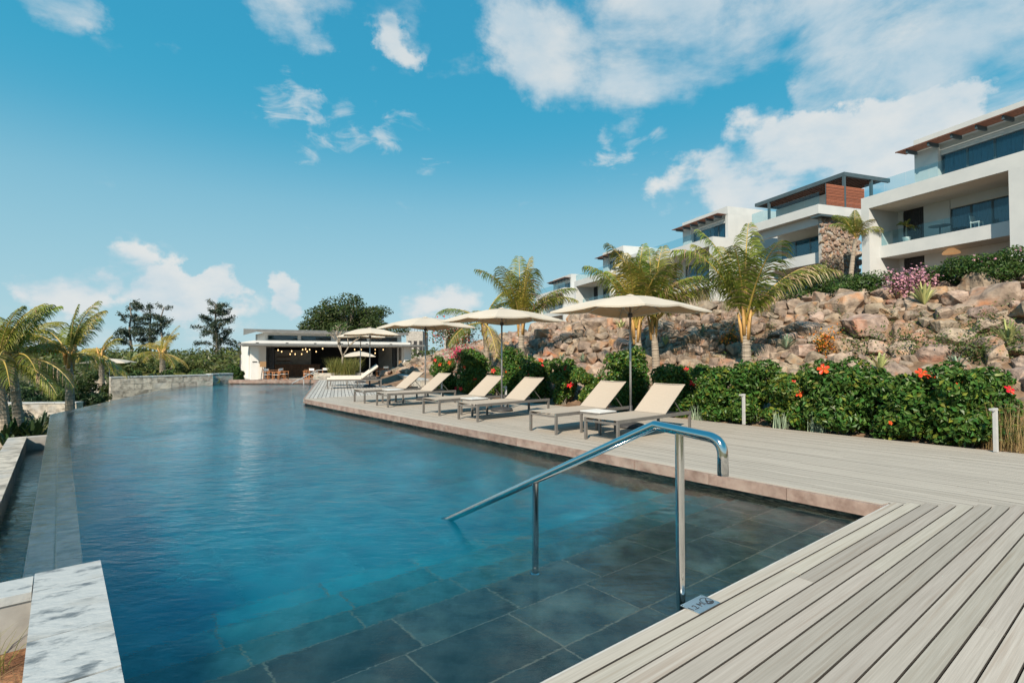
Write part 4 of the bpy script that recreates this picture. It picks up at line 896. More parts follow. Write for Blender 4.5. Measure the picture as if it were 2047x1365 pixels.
# --- crest hedge in front of the villas
for i, (px, py, w, h, lab) in enumerate(((1630, 575, 1.9, .62, 'clipped green hedge on the crest beside the stone villa wall'), (1745, 572, 2.2, .6, 'clipped green hedge on the crest left of the pink bougainvillea'), (1880, 566, 1.7, .5, 'clipped green hedge on the crest behind the cream yucca'), (1960, 556, 1.5, .75, 'clipped green hedge with small white flowers on the crest'), (2040, 552, 1.6, .85, 'clipped green hedge on the crest at the right edge'))):
    b = on_t(px, 16.9); b.z = hill_z(b.dot(D1), 16.9) - .1
    t = shrub('crest_hedge', lab, 'hedge', b, w * 1.15, 1.0, h + .2, 4200, M['hedge'], .075, 0, 'hedges along the crest', seed=90 + i, nb=16)
    if i >= 3:
        P = [b + Vector((R.uniform(-.6, .6), -.4, h * .8 + R.uniform(-.25, 0))) for _ in range(14)]
        v, f = leaf_arrays(np.array([[p.x - b.x, p.y - b.y, p.z - b.z + .2] for p in P]), np.tile([0, -1., .3], (14, 1)), .08, .9, .4)
        link('flowers', npmesh('flowers', v, f, M['pink']), t)
grass('crest_grass', 'brownish fringe of grass on the crest below the middle villa', on_hill(1400, 606) + Vector((0, 2.0, -.2)), 900, .8, 1.3, M['dry'], 40, w=.012)
# --- palms
def frond(b, org, az, el, L_, rs, droop=1.0, wind=Vector((.35, .25, 0)), wid=.55, n=46, dead=0.0):
    n = int(n * 1.45)
    d = Vector((math.cos(az) * math.cos(el), math.sin(az) * math.cos(el), math.sin(el))); p = Vector(org); pts = [p.copy()]; dirs = [d.copy()]; N_ = 16; st = L_ / N_
    for i in range(N_):
        d = (d + Vector((0, 0, -1)) * droop * .055 * (.4 + 1.6 * i / N_) + wind * .018 * (i / N_)).normalized(); p = p + d * st; pts.append(p.copy()); dirs.append(d.copy())
    b.tube(pts, [.028 * (1 - i / (N_ + 1)) + .004 for i in range(N_ + 1)], 5, 1)
    ph = rs.uniform(-.5, .5)
    for k in range(n):
        w = .16 + .84 * (k + rs.uniform(-.3, .3)) / n; w = min(w, .999); f = w * N_; i = int(f); q = pts[i].lerp(pts[min(i + 1, N_)], f - i); dd = dirs[i]
        side0 = dd.cross(Vector((0, 0, 1)))
        if side0.length < .05: side0 = Vector((-math.sin(az), math.cos(az), 0))
        side0.normalize(); upv = side0.cross(dd).normalized()
        ll = wid * L_ * .54 * (math.sin(math.pi * (.12 + .84 * w)) ** .65) * rs.uniform(.85, 1.1)
        for sg in (-1, 1):
            if rs.random() < .04: continue
            s1 = (side0 * sg * math.cos(ph * .4) + upv * (.35 - .25 * w)).normalized(); dr = (s1 * .82 + dd * (.45 + .35 * w)).normalized(); p0 = q.copy(); ww = .021 * (1 - .35 * w); cr = dd.cross(dr).normalized().cross(dr).normalized()
            segs = [p0]; d1 = dr
            for j in range(3):
                d1 = (d1 + Vector((0, 0, -1)) * (.20 + .34 * j) * droop * rs.uniform(.6, 1.4) + wind * .16).normalized(); segs.append(segs[-1] + d1 * ll / 3)
            c1 = dd * 1.0
            vs = []
            for j, wj in enumerate((.5, 1.0, .75)): vs += [segs[j] - c1 * ww * wj / 1.2, segs[j] + c1 * ww * wj / 1.2]
            vs.append(segs[3]); b.add(vs, [(0, 1, 3, 2), (2, 3, 5, 4), (4, 5, 6)], 2 if rs.random() < dead else 0)
def palm(label, base, crown, fl, n, seed, r=.13, lf='leaflet', droop=1.0, boots=True, els=(-25, 82), wind=Vector((.35, .25, 0)), group='coconut palms', dead=.04, name='coconut_palm', den=46):
    rs = random.Random(seed); t = thing(name, label, 'palm tree', base, 0, group); c = Vector(crown) - Vector(base); pts = []; K = 9
    for i in range(K):
        w = i / (K - 1); pts.append(Vector((c.x * w ** 1.5, c.y * w ** 1.5, c.z * w)))
    ztr = c.z
    b = MB(); fine = []; rr = []
    for i in range(40):
        w = i / 39; q = w * (K - 1); a = min(int(q), K - 2); fine.append(pts[a].lerp(pts[a + 1], q - a)); rr.append(r * (1.25 - .45 * w + (.25 * max(0, 1 - w * 7))) * (1 + (.05 if i % 2 else -.03)))
    b.tube(fine, rr, 12).build('trunk', M['palm_bark'], t, smooth=False)
    if boots:
        for k in range(6):
            a = k * 2.4 + rs.random(); x, y = math.cos(a), math.sin(a); z0 = ztr - .35 + .05 * k
            MB().tube([c + Vector((x * r * .6, y * r * .6, -.45 + .06 * k)), c + Vector((x * r * 1.0, y * r * 1.0, -.1 + .06 * k)), c + Vector((x * r * 1.7, y * r * 1.7, .28 + .05 * k))], [r * .5, r * .42, .022], 6).build('leaf_base', M['boot'], t, smooth=True)
    for k in range(n):
        az = k * 2.399 + rs.uniform(-.25, .25); w = ((k * .618) % 1.0); el = rad(els[0] + (els[1] - els[0]) * w + rs.uniform(-6, 6)); b = MB()
        frond(b, c + Vector((0, 0, .05 + .1 * w)), az, el, fl * rs.uniform(.82, 1.1) * (1 - .12 * (w > .85)), rs, droop * rs.uniform(.8, 1.2), wind, dead=dead if w > .25 else dead * 6, n=den)
        b.build('frond', [M[lf if rs.random() < .85 else 'leaflet_y'], M['rachis'], M['leaf_dead']], t)
    return t
def hill_palm(label, px, t, crown_y, fl, n, seed, cpx=None, **k):
    b = on_t(px, t); s = b.dot(D1); b.z = hill_z(s, t) - .1; c = atY(cpx or px, crown_y, b.y); return palm(label, b, c, fl, n, seed, **k)
hill_palm('tall golden green palm standing alone on the rocks right of the nearest umbrella', 1493, 12.5, 652, 2.55, 10, 3, cpx=1490, els=(56, 89), droop=1.35, r=.10, lf='leaflet')
hill_palm('front palm of the twin pair behind the nearest umbrella', 1283, 12.1, 660, 2.45, 9, 4, cpx=1272, r=.095, els=(54, 89), droop=1.25, lf='leaflet')
hill_palm('rear palm of the twin pair behind the nearest umbrella', 1312, 12.7, 652, 2.45, 8, 5, cpx=1306, r=.095, els=(50, 89), droop=1.25)
hill_palm('golden palm behind the middle umbrella', 1042, 12.3, 650, 2.5, 9, 6, r=.11, els=(48, 89), droop=1.25, lf='leaflet')
hill_palm('slim palm with drooping dry fronds left of the middle umbrella', 975, 12.2, 650, 2.2, 10, 7, r=.1, cpx=968, els=(-40, 75), droop=1.2, lf='leaflet_g', dead=.1)
def gpalm(label, px, Y, by, cy_, fl, n, seed, cpx=None, **k):
    b = atY(px, by, Y); b.z = -1.25; return palm(label, b, atY(cpx or px, cy_, Y), fl, n, seed, **k)
gpalm('palm with ringed trunk right beside the infinity edge', 141, 17.4, 820, 716, 2.15, 13, 10, cpx=138, els=(12, 86), droop=1.3, lf='leaflet', r=.12)
gpalm('palm at the left edge, left trunk of the leaning pair', 12, 14.6, 840, 735, 2.3, 12, 11, cpx=-6, els=(10, 84), droop=1.35, lf='leaflet', r=.115)
gpalm('palm at the left edge, right trunk of the leaning pair', 40, 15.2, 840, 722, 2.3, 11, 12, cpx=22, els=(5, 80), droop=1.35, lf='leaflet', r=.11)
gpalm('young yellow palm standing behind the garden umbrella', 203, 27.5, 790, 712, 1.5, 11, 13, els=(-25, 80), droop=1.5, lf='leaflet_y', r=.13, den=26)
gpalm('small yellow palm behind the stone planter wall', 325, 40, 750, 708, 2.5, 11, 14, els=(-10, 78), droop=1.0, lf='leaflet_y', r=.2, den=26)
# --- strap leaved plants beside the channel
for i, (px, py, ln, n) in enumerate(((8, 868, .75, 26), (36, 862, .8, 24), (66, 862, .7, 22), (78, 848, .85, 16), (22, 885, .6, 22), (50, 850, .7, 20))):
    b = at(px, py + 26, -1.2); t = rosette('strap_leaf_plant', ['dark broad leaved plant at the left edge in front of the garden wall', 'dark broad leaved plant second from the left edge by the channel', 'dark broad leaved plant beside the channel end', 'dark upright leafed plant touching the infinity edge corner', 'dark broad leaved plant lowest by the channel coping', 'dark broad leaved plant against the right trunk of the leaning palms'][i], b, n, ln * 1.15, .10, M['dark_leaf'], 120 + i, up=.45, group='strap leaved plants by the channel')
cover('yellow_ground_plant', 'yellow green low plants under the leaning palms', [at(70 + R.uniform(-20, 20), 868, -1.15) for i in range(6)], .2, 700, M['hib_y'], .08, 14, None, 'plant', h=.12)
# --- leafy trees and bushes beyond
def tree(name, label, base, h, crown, n, m, size, seed, trunk=.25, nb=26, cat='tree', group=None, flat=1.0, stems=1, th=.45, shape=None, limb=True, inner=.35):
    rs = np.random.RandomState(seed); t = thing(name, label, cat, base, 0, group); cw, cd, ch = crown; blobs = []
    for k in range(nb):
        d = unit(rs.normal(0, 1, 3)); r = rs.uniform(.35, .95); x, y, z = d * r; z = abs(z) * flat - .12 * (1 - abs(z))
        if shape: x, y, z = shape(x, y, z, rs)
        blobs.append((x * cw / 2, y * cd / 2, h - ch + z * ch * .86, cw * rs.uniform(.09, .15), cd * rs.uniform(.09, .15), ch * rs.uniform(.10, .17)))
    p, dn = blob_points(blobs, n, rs, inner); v, f = leaf_arrays(p, dn, size, .5, .6, rs); link('crown', npmesh('crown', v, f, m), t)
    b = MB()
    for k in range(stems):
        x0, y0 = (rs.uniform(-.3, .3) * cw * .3, rs.uniform(-.2, .2) * cd * .3) if stems > 1 else (0, 0)
        b.tube([(x0, y0, -.3), (x0 * .8, y0 * .8, h * th * .5), (x0 * .5, y0 * .5, h * th)], [trunk * 1.3, trunk, trunk * .75], 9)
    if limb:
        for k in range(nb):
            q = Vector(blobs[k][:3]); s_ = Vector((0, 0, h * th * rs.uniform(.6, 1.0))); mid = s_.lerp(q, .5) + Vector((0, 0, .05 * h)); b.tube([s_, mid, q], [trunk * .4, trunk * .22, .03 * trunk], 5)
    b.build('trunk', M['bark'], t); return t
def dist(px, py, Y, zb): p = atY(px, py, Y); p.z = zb; return p
b = dist(705, 700, 62, -.5); tree('banyan_tree', 'broad domed dark green tree rising behind the restaurant', b, atY(700, 572, 62).z + .5, (12.6, 10, 6.8), 42000, M['tree'], .30, 200, trunk=.55, nb=150, th=.5, stems=3)
b = dist(628, 690, 66, -.5); tree('broad_tree', 'small leafy tree left of the domed tree above the restaurant roof', b, atY(630, 640, 66).z + .5, (4.2, 4, 2.4), 3000, M['tree'], .26, 201, nb=16)
def casuarina(label, base, h, w, seed, dense):
    rs = random.Random(seed); t = thing('casuarina_tree', label, 'tree', base, 0, 'casuarinas on the skyline'); b = MB(); lp = []; ld_ = []
    lx = rs.uniform(-.1, .1) * w; tr = [Vector((lx * k / 6, 0, h * k / 6)) + Vector((rs.uniform(-.08, .08) * w, 0, 0)) * (k > 1) for k in range(7)]
    b.tube(tr, [.24 - .03 * k for k in range(7)], 7)
    for k in range(int(26 * dense)):
        f = rs.uniform(.33, 1.0) * 5.99; i = int(f); p = tr[i].lerp(tr[i + 1], f - i); a = rs.uniform(0, 6.28); l = w * .62 * rs.uniform(.5, 1.1) * (1.25 - .7 * f / 6); d = Vector((math.cos(a), math.sin(a), rs.uniform(.1, .9))).normalized(); q = p.copy(); pts = [q.copy()]
        for j in range(5): d = (d + Vector((.06, 0, -.10)) + Vector((rs.gauss(0, .16), rs.gauss(0, .16), rs.gauss(0, .16)))).normalized(); q = q + d * l / 5; pts.append(q.copy())
        b.tube(pts, [.05, .04, .03, .025, .02, .012], 4)
        for j in range(int(58 * l)):
            f2 = rs.uniform(.25, 1.0) * 4.99; i2 = int(f2); c = pts[i2].lerp(pts[i2 + 1], f2 - i2); lp.append(c + Vector((rs.gauss(0, .16), rs.gauss(0, .16), rs.gauss(-.05, .16)))); ld_.append((rs.gauss(0, 1), rs.gauss(0, 1), .4))
    if dense > 1.2:
        for k in range(1500):
            f = rs.random() ** 1.6; c = tr[int(f * 3.9)].lerp(tr[int(f * 3.9) + 1], (f * 3.9) % 1); r = .75 * (1 - .6 * f); a = rs.uniform(0, 6.28); lp.append(c + Vector((math.cos(a) * r, math.sin(a) * r, rs.gauss(0, .2)))); ld_.append((math.cos(a), math.sin(a), .3))
    v, f = leaf_arrays(np.array([tuple(x) for x in lp]), np.array(ld_), .34, .28, .5); link('crown', npmesh('crown', v, f, M['casu']), t); b.build('trunk', M['bark'], t)
cas = [(255, 606, 5.2, 1.0, 'wispy casuarina leaning left, leftmost on the skyline'), (297, 612, 3.6, 1.0, 'wispy casuarina in the middle of the left skyline group'), (325, 614, 3.6, .9, 'wispy casuarina right of the skyline group'), (437, 607, 6.0, 1.5, 'tall vine covered casuarina standing alone left of the restaurant')]
for i, (px, ty, w, dn_, lab) in enumerate(cas):
    b = dist(px + (10 if i == 0 else 0), 700, 70.0, -1.2); casuarina(lab, b, atY(px, ty, 70.0).z + 1.2, w, 210 + i, dn_)
bk = [(60, 690, 30, 6, 'tree', 'dark leafy bush behind the leaning palms'), (120, 706, 24, 3.4, 'dark_leaf', 'dark glossy bush right behind the ringed palm trunk'), (185, 716, 26, 3.2, 'tree', 'dark bush behind the young yellow palm'), (262, 700, 48, 5.5, 'tree2', 'round green bush behind the planter wall, left'), (300, 696, 70, 9, 'tree', 'broad dark tree mass below the skyline casuarinas'),
      (365, 702, 46, 4.5, 'frang', 'pale leaved bush behind the planter wall'), (395, 704, 42, 4.6, 'tree2', 'olive bush right of the small yellow palm'), (430, 690, 64, 6, 'tree', 'dark bush at the foot of the lone casuarina'), (465, 706, 44, 4.2, 'tree2', 'bush beside the left end of the restaurant'), (470, 722, 38, 2.6, 'hedge', 'low hedge along the path left of the restaurant'), (440, 726, 37, 2.6, 'hedge', 'low dark bush beside the stone wall end'),
      (230, 690, 60, 8, 'tree', 'distant dark trees between the palms'), (20, 705, 24, 4, 'dark_leaf', 'dark bush at the far left edge'), (500, 695, 75, 8, 'tree2', 'distant trees touching the restaurant roof edge'), (70, 762, 20.8, 2.6, 'dark_leaf', 'leafy frangipani bush above the garden wall at the left'), (110, 760, 21, 2.4, 'frang', 'broad leaved bush above the garden wall beside the ringed palm'), (172, 764, 23, 2.6, 'dark_leaf', 'dark bush above the garden wall left of the umbrella'), (255, 738, 30, 2.4, 'dark_leaf', 'dark bush right of the garden umbrella'),
      (30, 742, 19.5, 3.0, 'dark_leaf', 'dark bush between the two leaning palm trunks'), (150, 742, 22.5, 3.0, 'tree', 'leafy bush right behind the ringed palm crown'), (205, 752, 26, 2.8, 'hedge', 'green bush under the garden umbrella'), (285, 722, 30, 2.8, 'frang', 'broad leaved bush rising over the planter wall, left half'), (345, 726, 31, 2.6, 'hedge', 'green bush rising over the middle of the planter wall'), (408, 724, 32, 2.8, 'frang', 'pale leaved bush over the right half of the planter wall'),
      (835, 712, 44, 3.6, 'tree', 'dark shrub right of the restaurant column'), (868, 700, 40, 3.4, 'hedge', 'green shrub on the slope right of the restaurant'), (862, 735, 30, 1.6, 'hedge', 'low green shrub behind the far deck wall'), (800, 742, 40, 2.2, 'hedge', 'low green shrub beside the right restaurant column'), (905, 695, 33, 2.6, 'grass', 'grassy shrub at the left end of the rock slope'), (945, 668, 30, 2.2, 'hedge', 'shrub above the slim palm')]
for i, (px, ty, Y, w, m, lab) in enumerate(bk):
    zb = -1.22 if px < 560 else (-.3 if Y > 34 else .1); b = dist(px, 700, Y, zb); h = max(.7, atY(px, ty, Y).z - zb)
    n = int(min(5200, 900 + 14 * (w * FPX / Y) * (h * FPX / Y) * .12)); sz = max(.10, 5.0 * Y / FPX)
    tree('garden_bush' if Y < 50 else 'distant_tree', lab, b, h, (w, w * .8, h * .96), n, M[m], sz, 300 + i, trunk=.05, nb=14, th=.35, cat='bush' if Y < 50 else 'tree', limb=False, inner=.3)
tree('flowering_bush', 'white flowered frangipani bush behind the garden wall', dist(88, 700, 22.5, -1.2), 1.9, (2.2, 1.6, 1.6), 420, M['frang'], .17, 360, trunk=.05, nb=12, th=.35, cat='bush')
# far scrub that reads as one mass
rs = np.random.RandomState(77); n = 30000; Yv = rs.uniform(45, 190, n); pxv = rs.uniform(-60, 900, n); pos = np.stack([(pxv - CX) / FPX * Yv, Yv, -1.2 + rs.uniform(0, 1, n) ** .7 * (1.6 + 1.6 * (np.sin(pxv * .03 + Yv * .1) * .5 + .5) + Yv * .004)], 1)
pos = pos[~((pos[:, 0] > -22) & (pos[:, 0] < 4) & (pos[:, 1] < 62))]; n = len(pos)
v, f = leaf_arrays(pos, np.tile([0, -.4, .8], (n, 1)), .55, .55, .7, rs); tag(link('far_scrub', npmesh('far_scrub', v, f, M['tree2'])), 'low green scrub covering the plain beyond the garden', 'scrub', kind='stuff')
rs = np.random.RandomState(78); n = 6000; Yv = rs.uniform(27, 36, n); pxv = rs.uniform(240, 440, n); pos = np.stack([(pxv - CX) / FPX * Yv, Yv, -1.2 + rs.uniform(0, 1.35, n)], 1); v, f = leaf_arrays(pos, np.tile([0, -.6, .4], (n, 1)), .22, .22, .6, rs)
tag(link('planter_undergrowth', npmesh('planter_undergrowth', v, f, M['grass'])), 'dry green undergrowth filling the bed behind the planter wall', 'undergrowth', kind='stuff')
# frangipani and grass in the planter
fb = FF(30.2, .15, .2); fr = thing('frangipani_tree', 'bare branched frangipani rising from the stone planter', 'tree', fb, 0); b = MB(); tips = []
def grow(p, d, l, r, k, rs):
    q = p + d * l; b.tube([p, p.lerp(q, .5) + Vector((rs.uniform(-.03, .03), 0, 0)), q], [r, r * .85, r * .7], 6)
    if k == 0: tips.append(q); return
    for j in range(2 if k < 3 else 3):
        a = rs.uniform(0, 6.28); grow(q, (d + Vector((math.cos(a) * .75, math.sin(a) * .6, .25))).normalized(), l * rs.uniform(.6, .85), r * .68, k - 1, rs)
grow(Vector((0, 0, 0)), Vector((.05, 0, 1)), 1.05, .07, 4, random.Random(8)); b.build('trunk', M['palm_bark'], fr, smooth=True)
pp = np.array([[q.x, q.y, q.z] for q in tips for _ in range(3)]); v, f = leaf_arrays(pp + NR.normal(0, .07, pp.shape), np.tile([0, -.5, .6], (len(pp), 1)), .24, .32, .6); link('leaves', npmesh('leaves', v, f, M['frang']), fr)
grass('planter_grass', 'tall ochre grass filling the stone planter', FF(30.3, .3, .25), 1300, .95, .85, M['grass'], 50, w=.02, lean=.8)
# ================================================================== buildings
EX = Vector((.322, -.947, 0)); EY = Vector((.947, .322, 0)); RZV = math.atan2(EX.y, EX.x); VB = 5.7
P0 = atY(1726, 394, 38.0); P0.z = VB
def va(px, b=0.0):                 # place along the row of villas of a pixel column, at depth b behind the front plane
    k = (px - CX) / FPX; o = P0 + EY * b; return (k * o.y - o.x) / (EX.x - k * EX.y)
def wavy(b, x0, x1, y, z0, z1, amp=.05, step=.14):
    n = max(4, int((x1 - x0) / step * 2)); vs = []
    for i in range(n + 1):
        x = x0 + (x1 - x0) * i / n; vs += [(x, y + amp * math.sin(i * 1.7), z0), (x, y + amp * math.sin(i * 1.7), z1)]
    b.add(vs, [(2 * i, 2 * i + 2, 2 * i + 3, 2 * i + 1) for i in range(n)]); return b
def glazing(t, x0, x1, y, z0, z1, n, curtain=True):
    w = (x1 - x0) / n
    for i in range(n):
        f = MB(); a, c = x0 + i * w + .01, x0 + (i + 1) * w - .01
        for q in ((a, z0, a + .05, z1), (c - .05, z0, c, z1), (a + .05, z0, c - .05, z0 + .06), (a + .05, z1 - .06, c - .05, z1)): f.b2((q[0], y - .03, q[1]), (q[2], y + .03, q[3]))
        fr = f.build('window', M['dark_steel'], t); MB().b2((a + .05, y - .006, z0 + .06), (c - .05, y + .006, z1 - .06)).build('pane', M['window'], fr)
    if curtain: wavy(MB(), x0, x1, y + .25, z0, z1).build('curtain', M['curtain'], t)
def rail(t, x0, x1, y, z, h=1.0, n=None, along='x'):
    n = n or max(1, round(abs(x1 - x0) / 1.5)); w = (x1 - x0) / n
    for i in range(n):
        a, c = x0 + i * w + .012, x0 + (i + 1) * w - .012
        b = MB()
        if along == 'x': b.b2((a, y - .008, z), (c, y + .008, z + h))
        else: b.b2((y - .008, a, z), (y + .008, c, z + h))
        b.build('glass_panel', M['balustrade'], t)
def pergola(t, x0, x1, y0, y1, z, nb, ns=9):
    for i in range(nb):
        x = x0 + (x1 - x0) * (i + .5) / nb; MB().b2((x - .06, y0 + .05, z - .26), (x + .06, y1, z - .02)).build('bracket', M['dark_steel'], t)
    for j in range(ns):
        y = y0 + (y1 - y0) * (j + .5) / ns; MB().b2((x0, y - .035, z), (x1, y + .035, z + .05)).build('slat', M['pergola'], t)
    MB().b2((x0 - .02, y0 - .06, z - .02), (x1 + .02, y0 - .005, z + .06)).build('fascia', M['pergola'], t)
def villa(label, a0, W, upper=(0.0, 1.0), base=VB, hs=(2.72, 3.60, 6.28, 7.16, 9.95, 10.75), rows=1, cr=.58, side=9.0, simple=False, back=3.0):
    """near end of the front at a0, running W metres away along the row"""
    o = P0 + EX * a0; t = thing('villa', label, 'villa', (o.x, o.y, base), RZV); z1, z1t, z2, z2t, z3, z3t = hs; S = M['stucco']; cwid = .58
    MB().b2((-W, 0, -1.5), (-W + cwid, side, z2)).build('side_wall', S, t); MB().b2((-cr, 0, -1.5), (0, side, z2)).build('side_wall', S, t)
    MB().b2((-W, 0, z2 + .002), (0, side, z2t)).build('roof_slab', S, t)
    MB().b2((-W + cwid + .003, .12, z2 - .03), (-cr - .003, back + .2, z2 - .001)).build('soffit', M['soffit'], t)
    MB().b2((-W + cwid + .003, 1.1, z1), (-cr - .003, back, z1t)).build('balcony_slab', S, t)
    xs = [-W + cwid, -W + cwid + 1.75 if W > 7 else -W + cwid + 1.2]
    for lo, hi in ((-1.5, z1), (z1t, z2 - .03)):
        x = xs[0]; gx0 = xs[1] + 1.7 if W > 7 else xs[1] + .8; gx1 = -cr - .1
        MB().b2((x + .003, back, lo), (x + .35, back + .25, hi)).build('back_wall', S, t)
        ls = MB(); k = 0
        for i in range(9): ls.b2((x + .37 + i * .15, back + .03, lo), (x + .49 + i * .15, back + .06, hi - .12))
        ls.build('louvre_screen', M['black_screen'], t); MB().b2((x + .353, back + .1, lo), (xs[1] + .02, back + .12, hi)).build('screen_backing', M['black_screen'], t)
        MB().b2((xs[1] + .023, back, lo), (gx0 - .003, back + .25, hi)).build('back_wall', S, t)
        MB().b2((gx0, back + .05, hi - .62), (gx1 - .003, back + .25, hi)).build('lintel', S, t); MB().b2((gx0, back - .02, hi - .66), (gx1 - .003, back + .05, hi - .60)).build('blind_box', M['soffit'], t)
        glazing(t, gx0, gx1, back + .12, max(lo, -.0), hi - .66, 4)
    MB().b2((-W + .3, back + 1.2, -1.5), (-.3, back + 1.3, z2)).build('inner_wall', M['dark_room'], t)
    rail(t, -W + cwid + .02, -cr - .02, 1.2, z1t, .98); rail(t, -W + .1, -.1, .25, z2t, 1.0)
    # set-back top storey
    ux0, ux1 = -W + W * upper[0], -W + W * upper[1]; ub = 1.9
    MB().b2((ux0, ub, z3), (ux1, side, z3t)).build('parapet', S, t)
    MB().b2((ux0, ub + .05, z2t), (ux0 + 1.5, side - .02, z3 - .003)).build('upper_wall', S, t); MB().b2((ux1 - .4, ub + .05, z2t), (ux1, side - .02, z3 - .003)).build('upper_wall', S, t)
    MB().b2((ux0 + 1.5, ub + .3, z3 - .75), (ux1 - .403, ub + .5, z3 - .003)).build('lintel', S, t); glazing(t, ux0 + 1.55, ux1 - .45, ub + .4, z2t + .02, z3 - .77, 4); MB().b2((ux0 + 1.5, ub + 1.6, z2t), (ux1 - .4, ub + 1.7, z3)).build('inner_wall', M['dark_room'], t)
    pergola(t, ux0 - .5, ux1 - .2, ub - 1.05, ub - .02, z3 - .02, max(3, round((ux1 - ux0) / 1.35)))
    return t
a1 = va(2024) + 1.6; W1 = a1 - va(1726)
V1 = villa('large white villa with deep balconies at the right edge', a1, W1, upper=((va(1834, 1.9) - va(1726)) / W1, 1.0), cr=1.6)
def z_of(px, py, a, b=0.0): p = P0 + EX * a + EY * b; return EYE + (atY(px, py, p.y).z - EYE) - VB
MB().lathe([(.02, .40), (.16, .36), (.42, .18), (.50, .04), (.47, 0), (.05, .0)], (-W1 + 4.6, 2.1, 2.36), 18).build('pendant_lamp', M['rattan'], V1)
MB().tube([(-W1 + 4.6, 2.1, 2.74), (-W1 + 4.6, 2.1, 2.80)], .015, 6).build('lamp_cord', M['base'], V1)
# furniture on its balcony
o = V1.matrix_basis
def vl(x, y, z): return Matrix.Translation(V1.location) @ Matrix.Rotation(RZV, 4, 'Z') @ Vector((x, y, z))
palm('small potted palm on the balcony of the large white villa', vl(-W1 + 1.9, 1.9, 3.64), vl(-W1 + 1.9, 1.9, 4.75), .75, 10, 44, r=.06, lf='leaflet_g', droop=1.7, boots=False, els=(5, 75), group='potted palms', name='potted_palm', den=22)
pt = thing('plant_pot', 'white plant pot on the villa balcony', 'pot', vl(-W1 + 1.9, 1.9, 3.62)); MB().lathe([(.17, 0), (.26, .38), (.27, .40), (.22, .39)], (0, 0, 0), 14).build('pot', M['canvas'], pt, smooth=True)
tb = thing('balcony_table', 'round dark table on the villa balcony', 'table', vl(-W1 + 4.0, 2.0, 3.62)); MB().lathe([(.5, .70), (.62, .72), (.62, .75)], (0, 0, 0), 20).build('table_top', M['dark_steel'], tb); MB().tube([(0, 0, 0), (0, 0, .7)], .05, 8).build('leg', M['dark_steel'], tb); MB().lathe([(.3, 0), (.3, .03)], (0, 0, 0), 14).build('foot', M['dark_steel'], tb)
for i, (x, lab) in enumerate(((6.2, 'white balcony chair beside the round dark table'), (10.3, 'white balcony chair near the right column of the villa'))):
    ch = thing('balcony_chair', lab, 'chair', vl(-W1 + x, 1.9, 3.62), RZV, 'white balcony chairs')
    for sx in (-.22, .22):
        for sy_ in (-.2, .2): MB().box((sx, sy_, .21), (.03, .03, .42)).build('leg', M['canvas'], ch)
    MB().box((0, 0, .44), (.5, .46, .05)).build('seat', M['canvas'], ch); MB().box((-.24, 0, .68), (.04, .46, .45), ry=-.15).build('backrest', M['canvas'], ch)
# second villa: stone end wall, timber screen and steel roof frame
aS = va(1640); o = P0 + EX * aS; W2 = aS - va(1500)
V2 = thing('villa', 'white villa with a rough stone end wall and steel framed roof terrace', 'villa', (o.x, o.y, VB), RZV)
S = M['stucco']; zt = 7.75; dz = .75
MB().b2((-W2, 0, zt - dz), (0, 4.6, zt)).build('roof_slab', S, V2); MB().b2((-W2, .6, zt - 1.5), (-.3, .9, zt - dz - .003)).build('beam', S, V2)
MB().b2((-W2, 1.0, 3.2), (-.2, 3.4, 4.1)).build('balcony_slab', S, V2); MB().b2((-W2, 3.4, -1.5), (-.3, 3.6, zt - dz - .003)).build('back_wall', M['soffit'], V2)
glazing(V2, -W2 + .6, -.6, 3.3, 4.15, zt - 1.7, 4); glazing(V2, -W2 + .6, -.6, 3.3, .2, 3.0, 4); rail(V2, -W2, -.25, 1.1, 4.1, 1.0); rail(V2, -W2 + .1, -.1, .25, zt, 1.05)
lp = MB().lathe([(.05, .3), (.38, .12), (.42, .02), (.05, .0)], (-1.2, 2.0, 2.85), 16).build('pendant_lamp', M['rattan'], V2)
# the stone wall is laid from single stones
sw = MB().b2((-.30, .32, -1.5), (-.03, 4.4, zt - dz - .05)).build('stone_wall', M['concrete'], V2); rsn = random.Random(3); z = -.6
done = []
for r_, n_ in ((.26, 260), (.19, 700), (.13, 1600), (.09, 2600)):
    for _ in range(n_):
        y, z, r = rsn.uniform(.35, 4.4), rsn.uniform(-.3, zt - dz - .25), r_ * rsn.uniform(.85, 1.15)
        if all((y - a_) ** 2 + (z - b_) ** 2 > (.84 * (r + c_)) ** 2 for a_, b_, c_ in done): done.append((y, z, r))
done.sort(key=lambda q: -q[2])
for y, z, r in done[:290]:
    ob = bpy.data.objects.new('stone', rsn.choice(rocks_lo)); C.objects.link(ob); ob.parent = sw; ob.location = (-.05 + rsn.uniform(0, .03), y, z); ob.scale = (r * 1.5, r * 2.3, r * 2.9); ob.rotation_euler = (rsn.uniform(0, 6.28), 0, 0)
MB().b2((-.5, -.25, zt - dz - .33), (.45, 4.7, zt - dz - .20)).build('dark_canopy', M['dark_steel'], V2); MB().b2((-.32, 3.8, -1.5), (.0, 4.9, 2.2)).build('end_wall', S, V2)
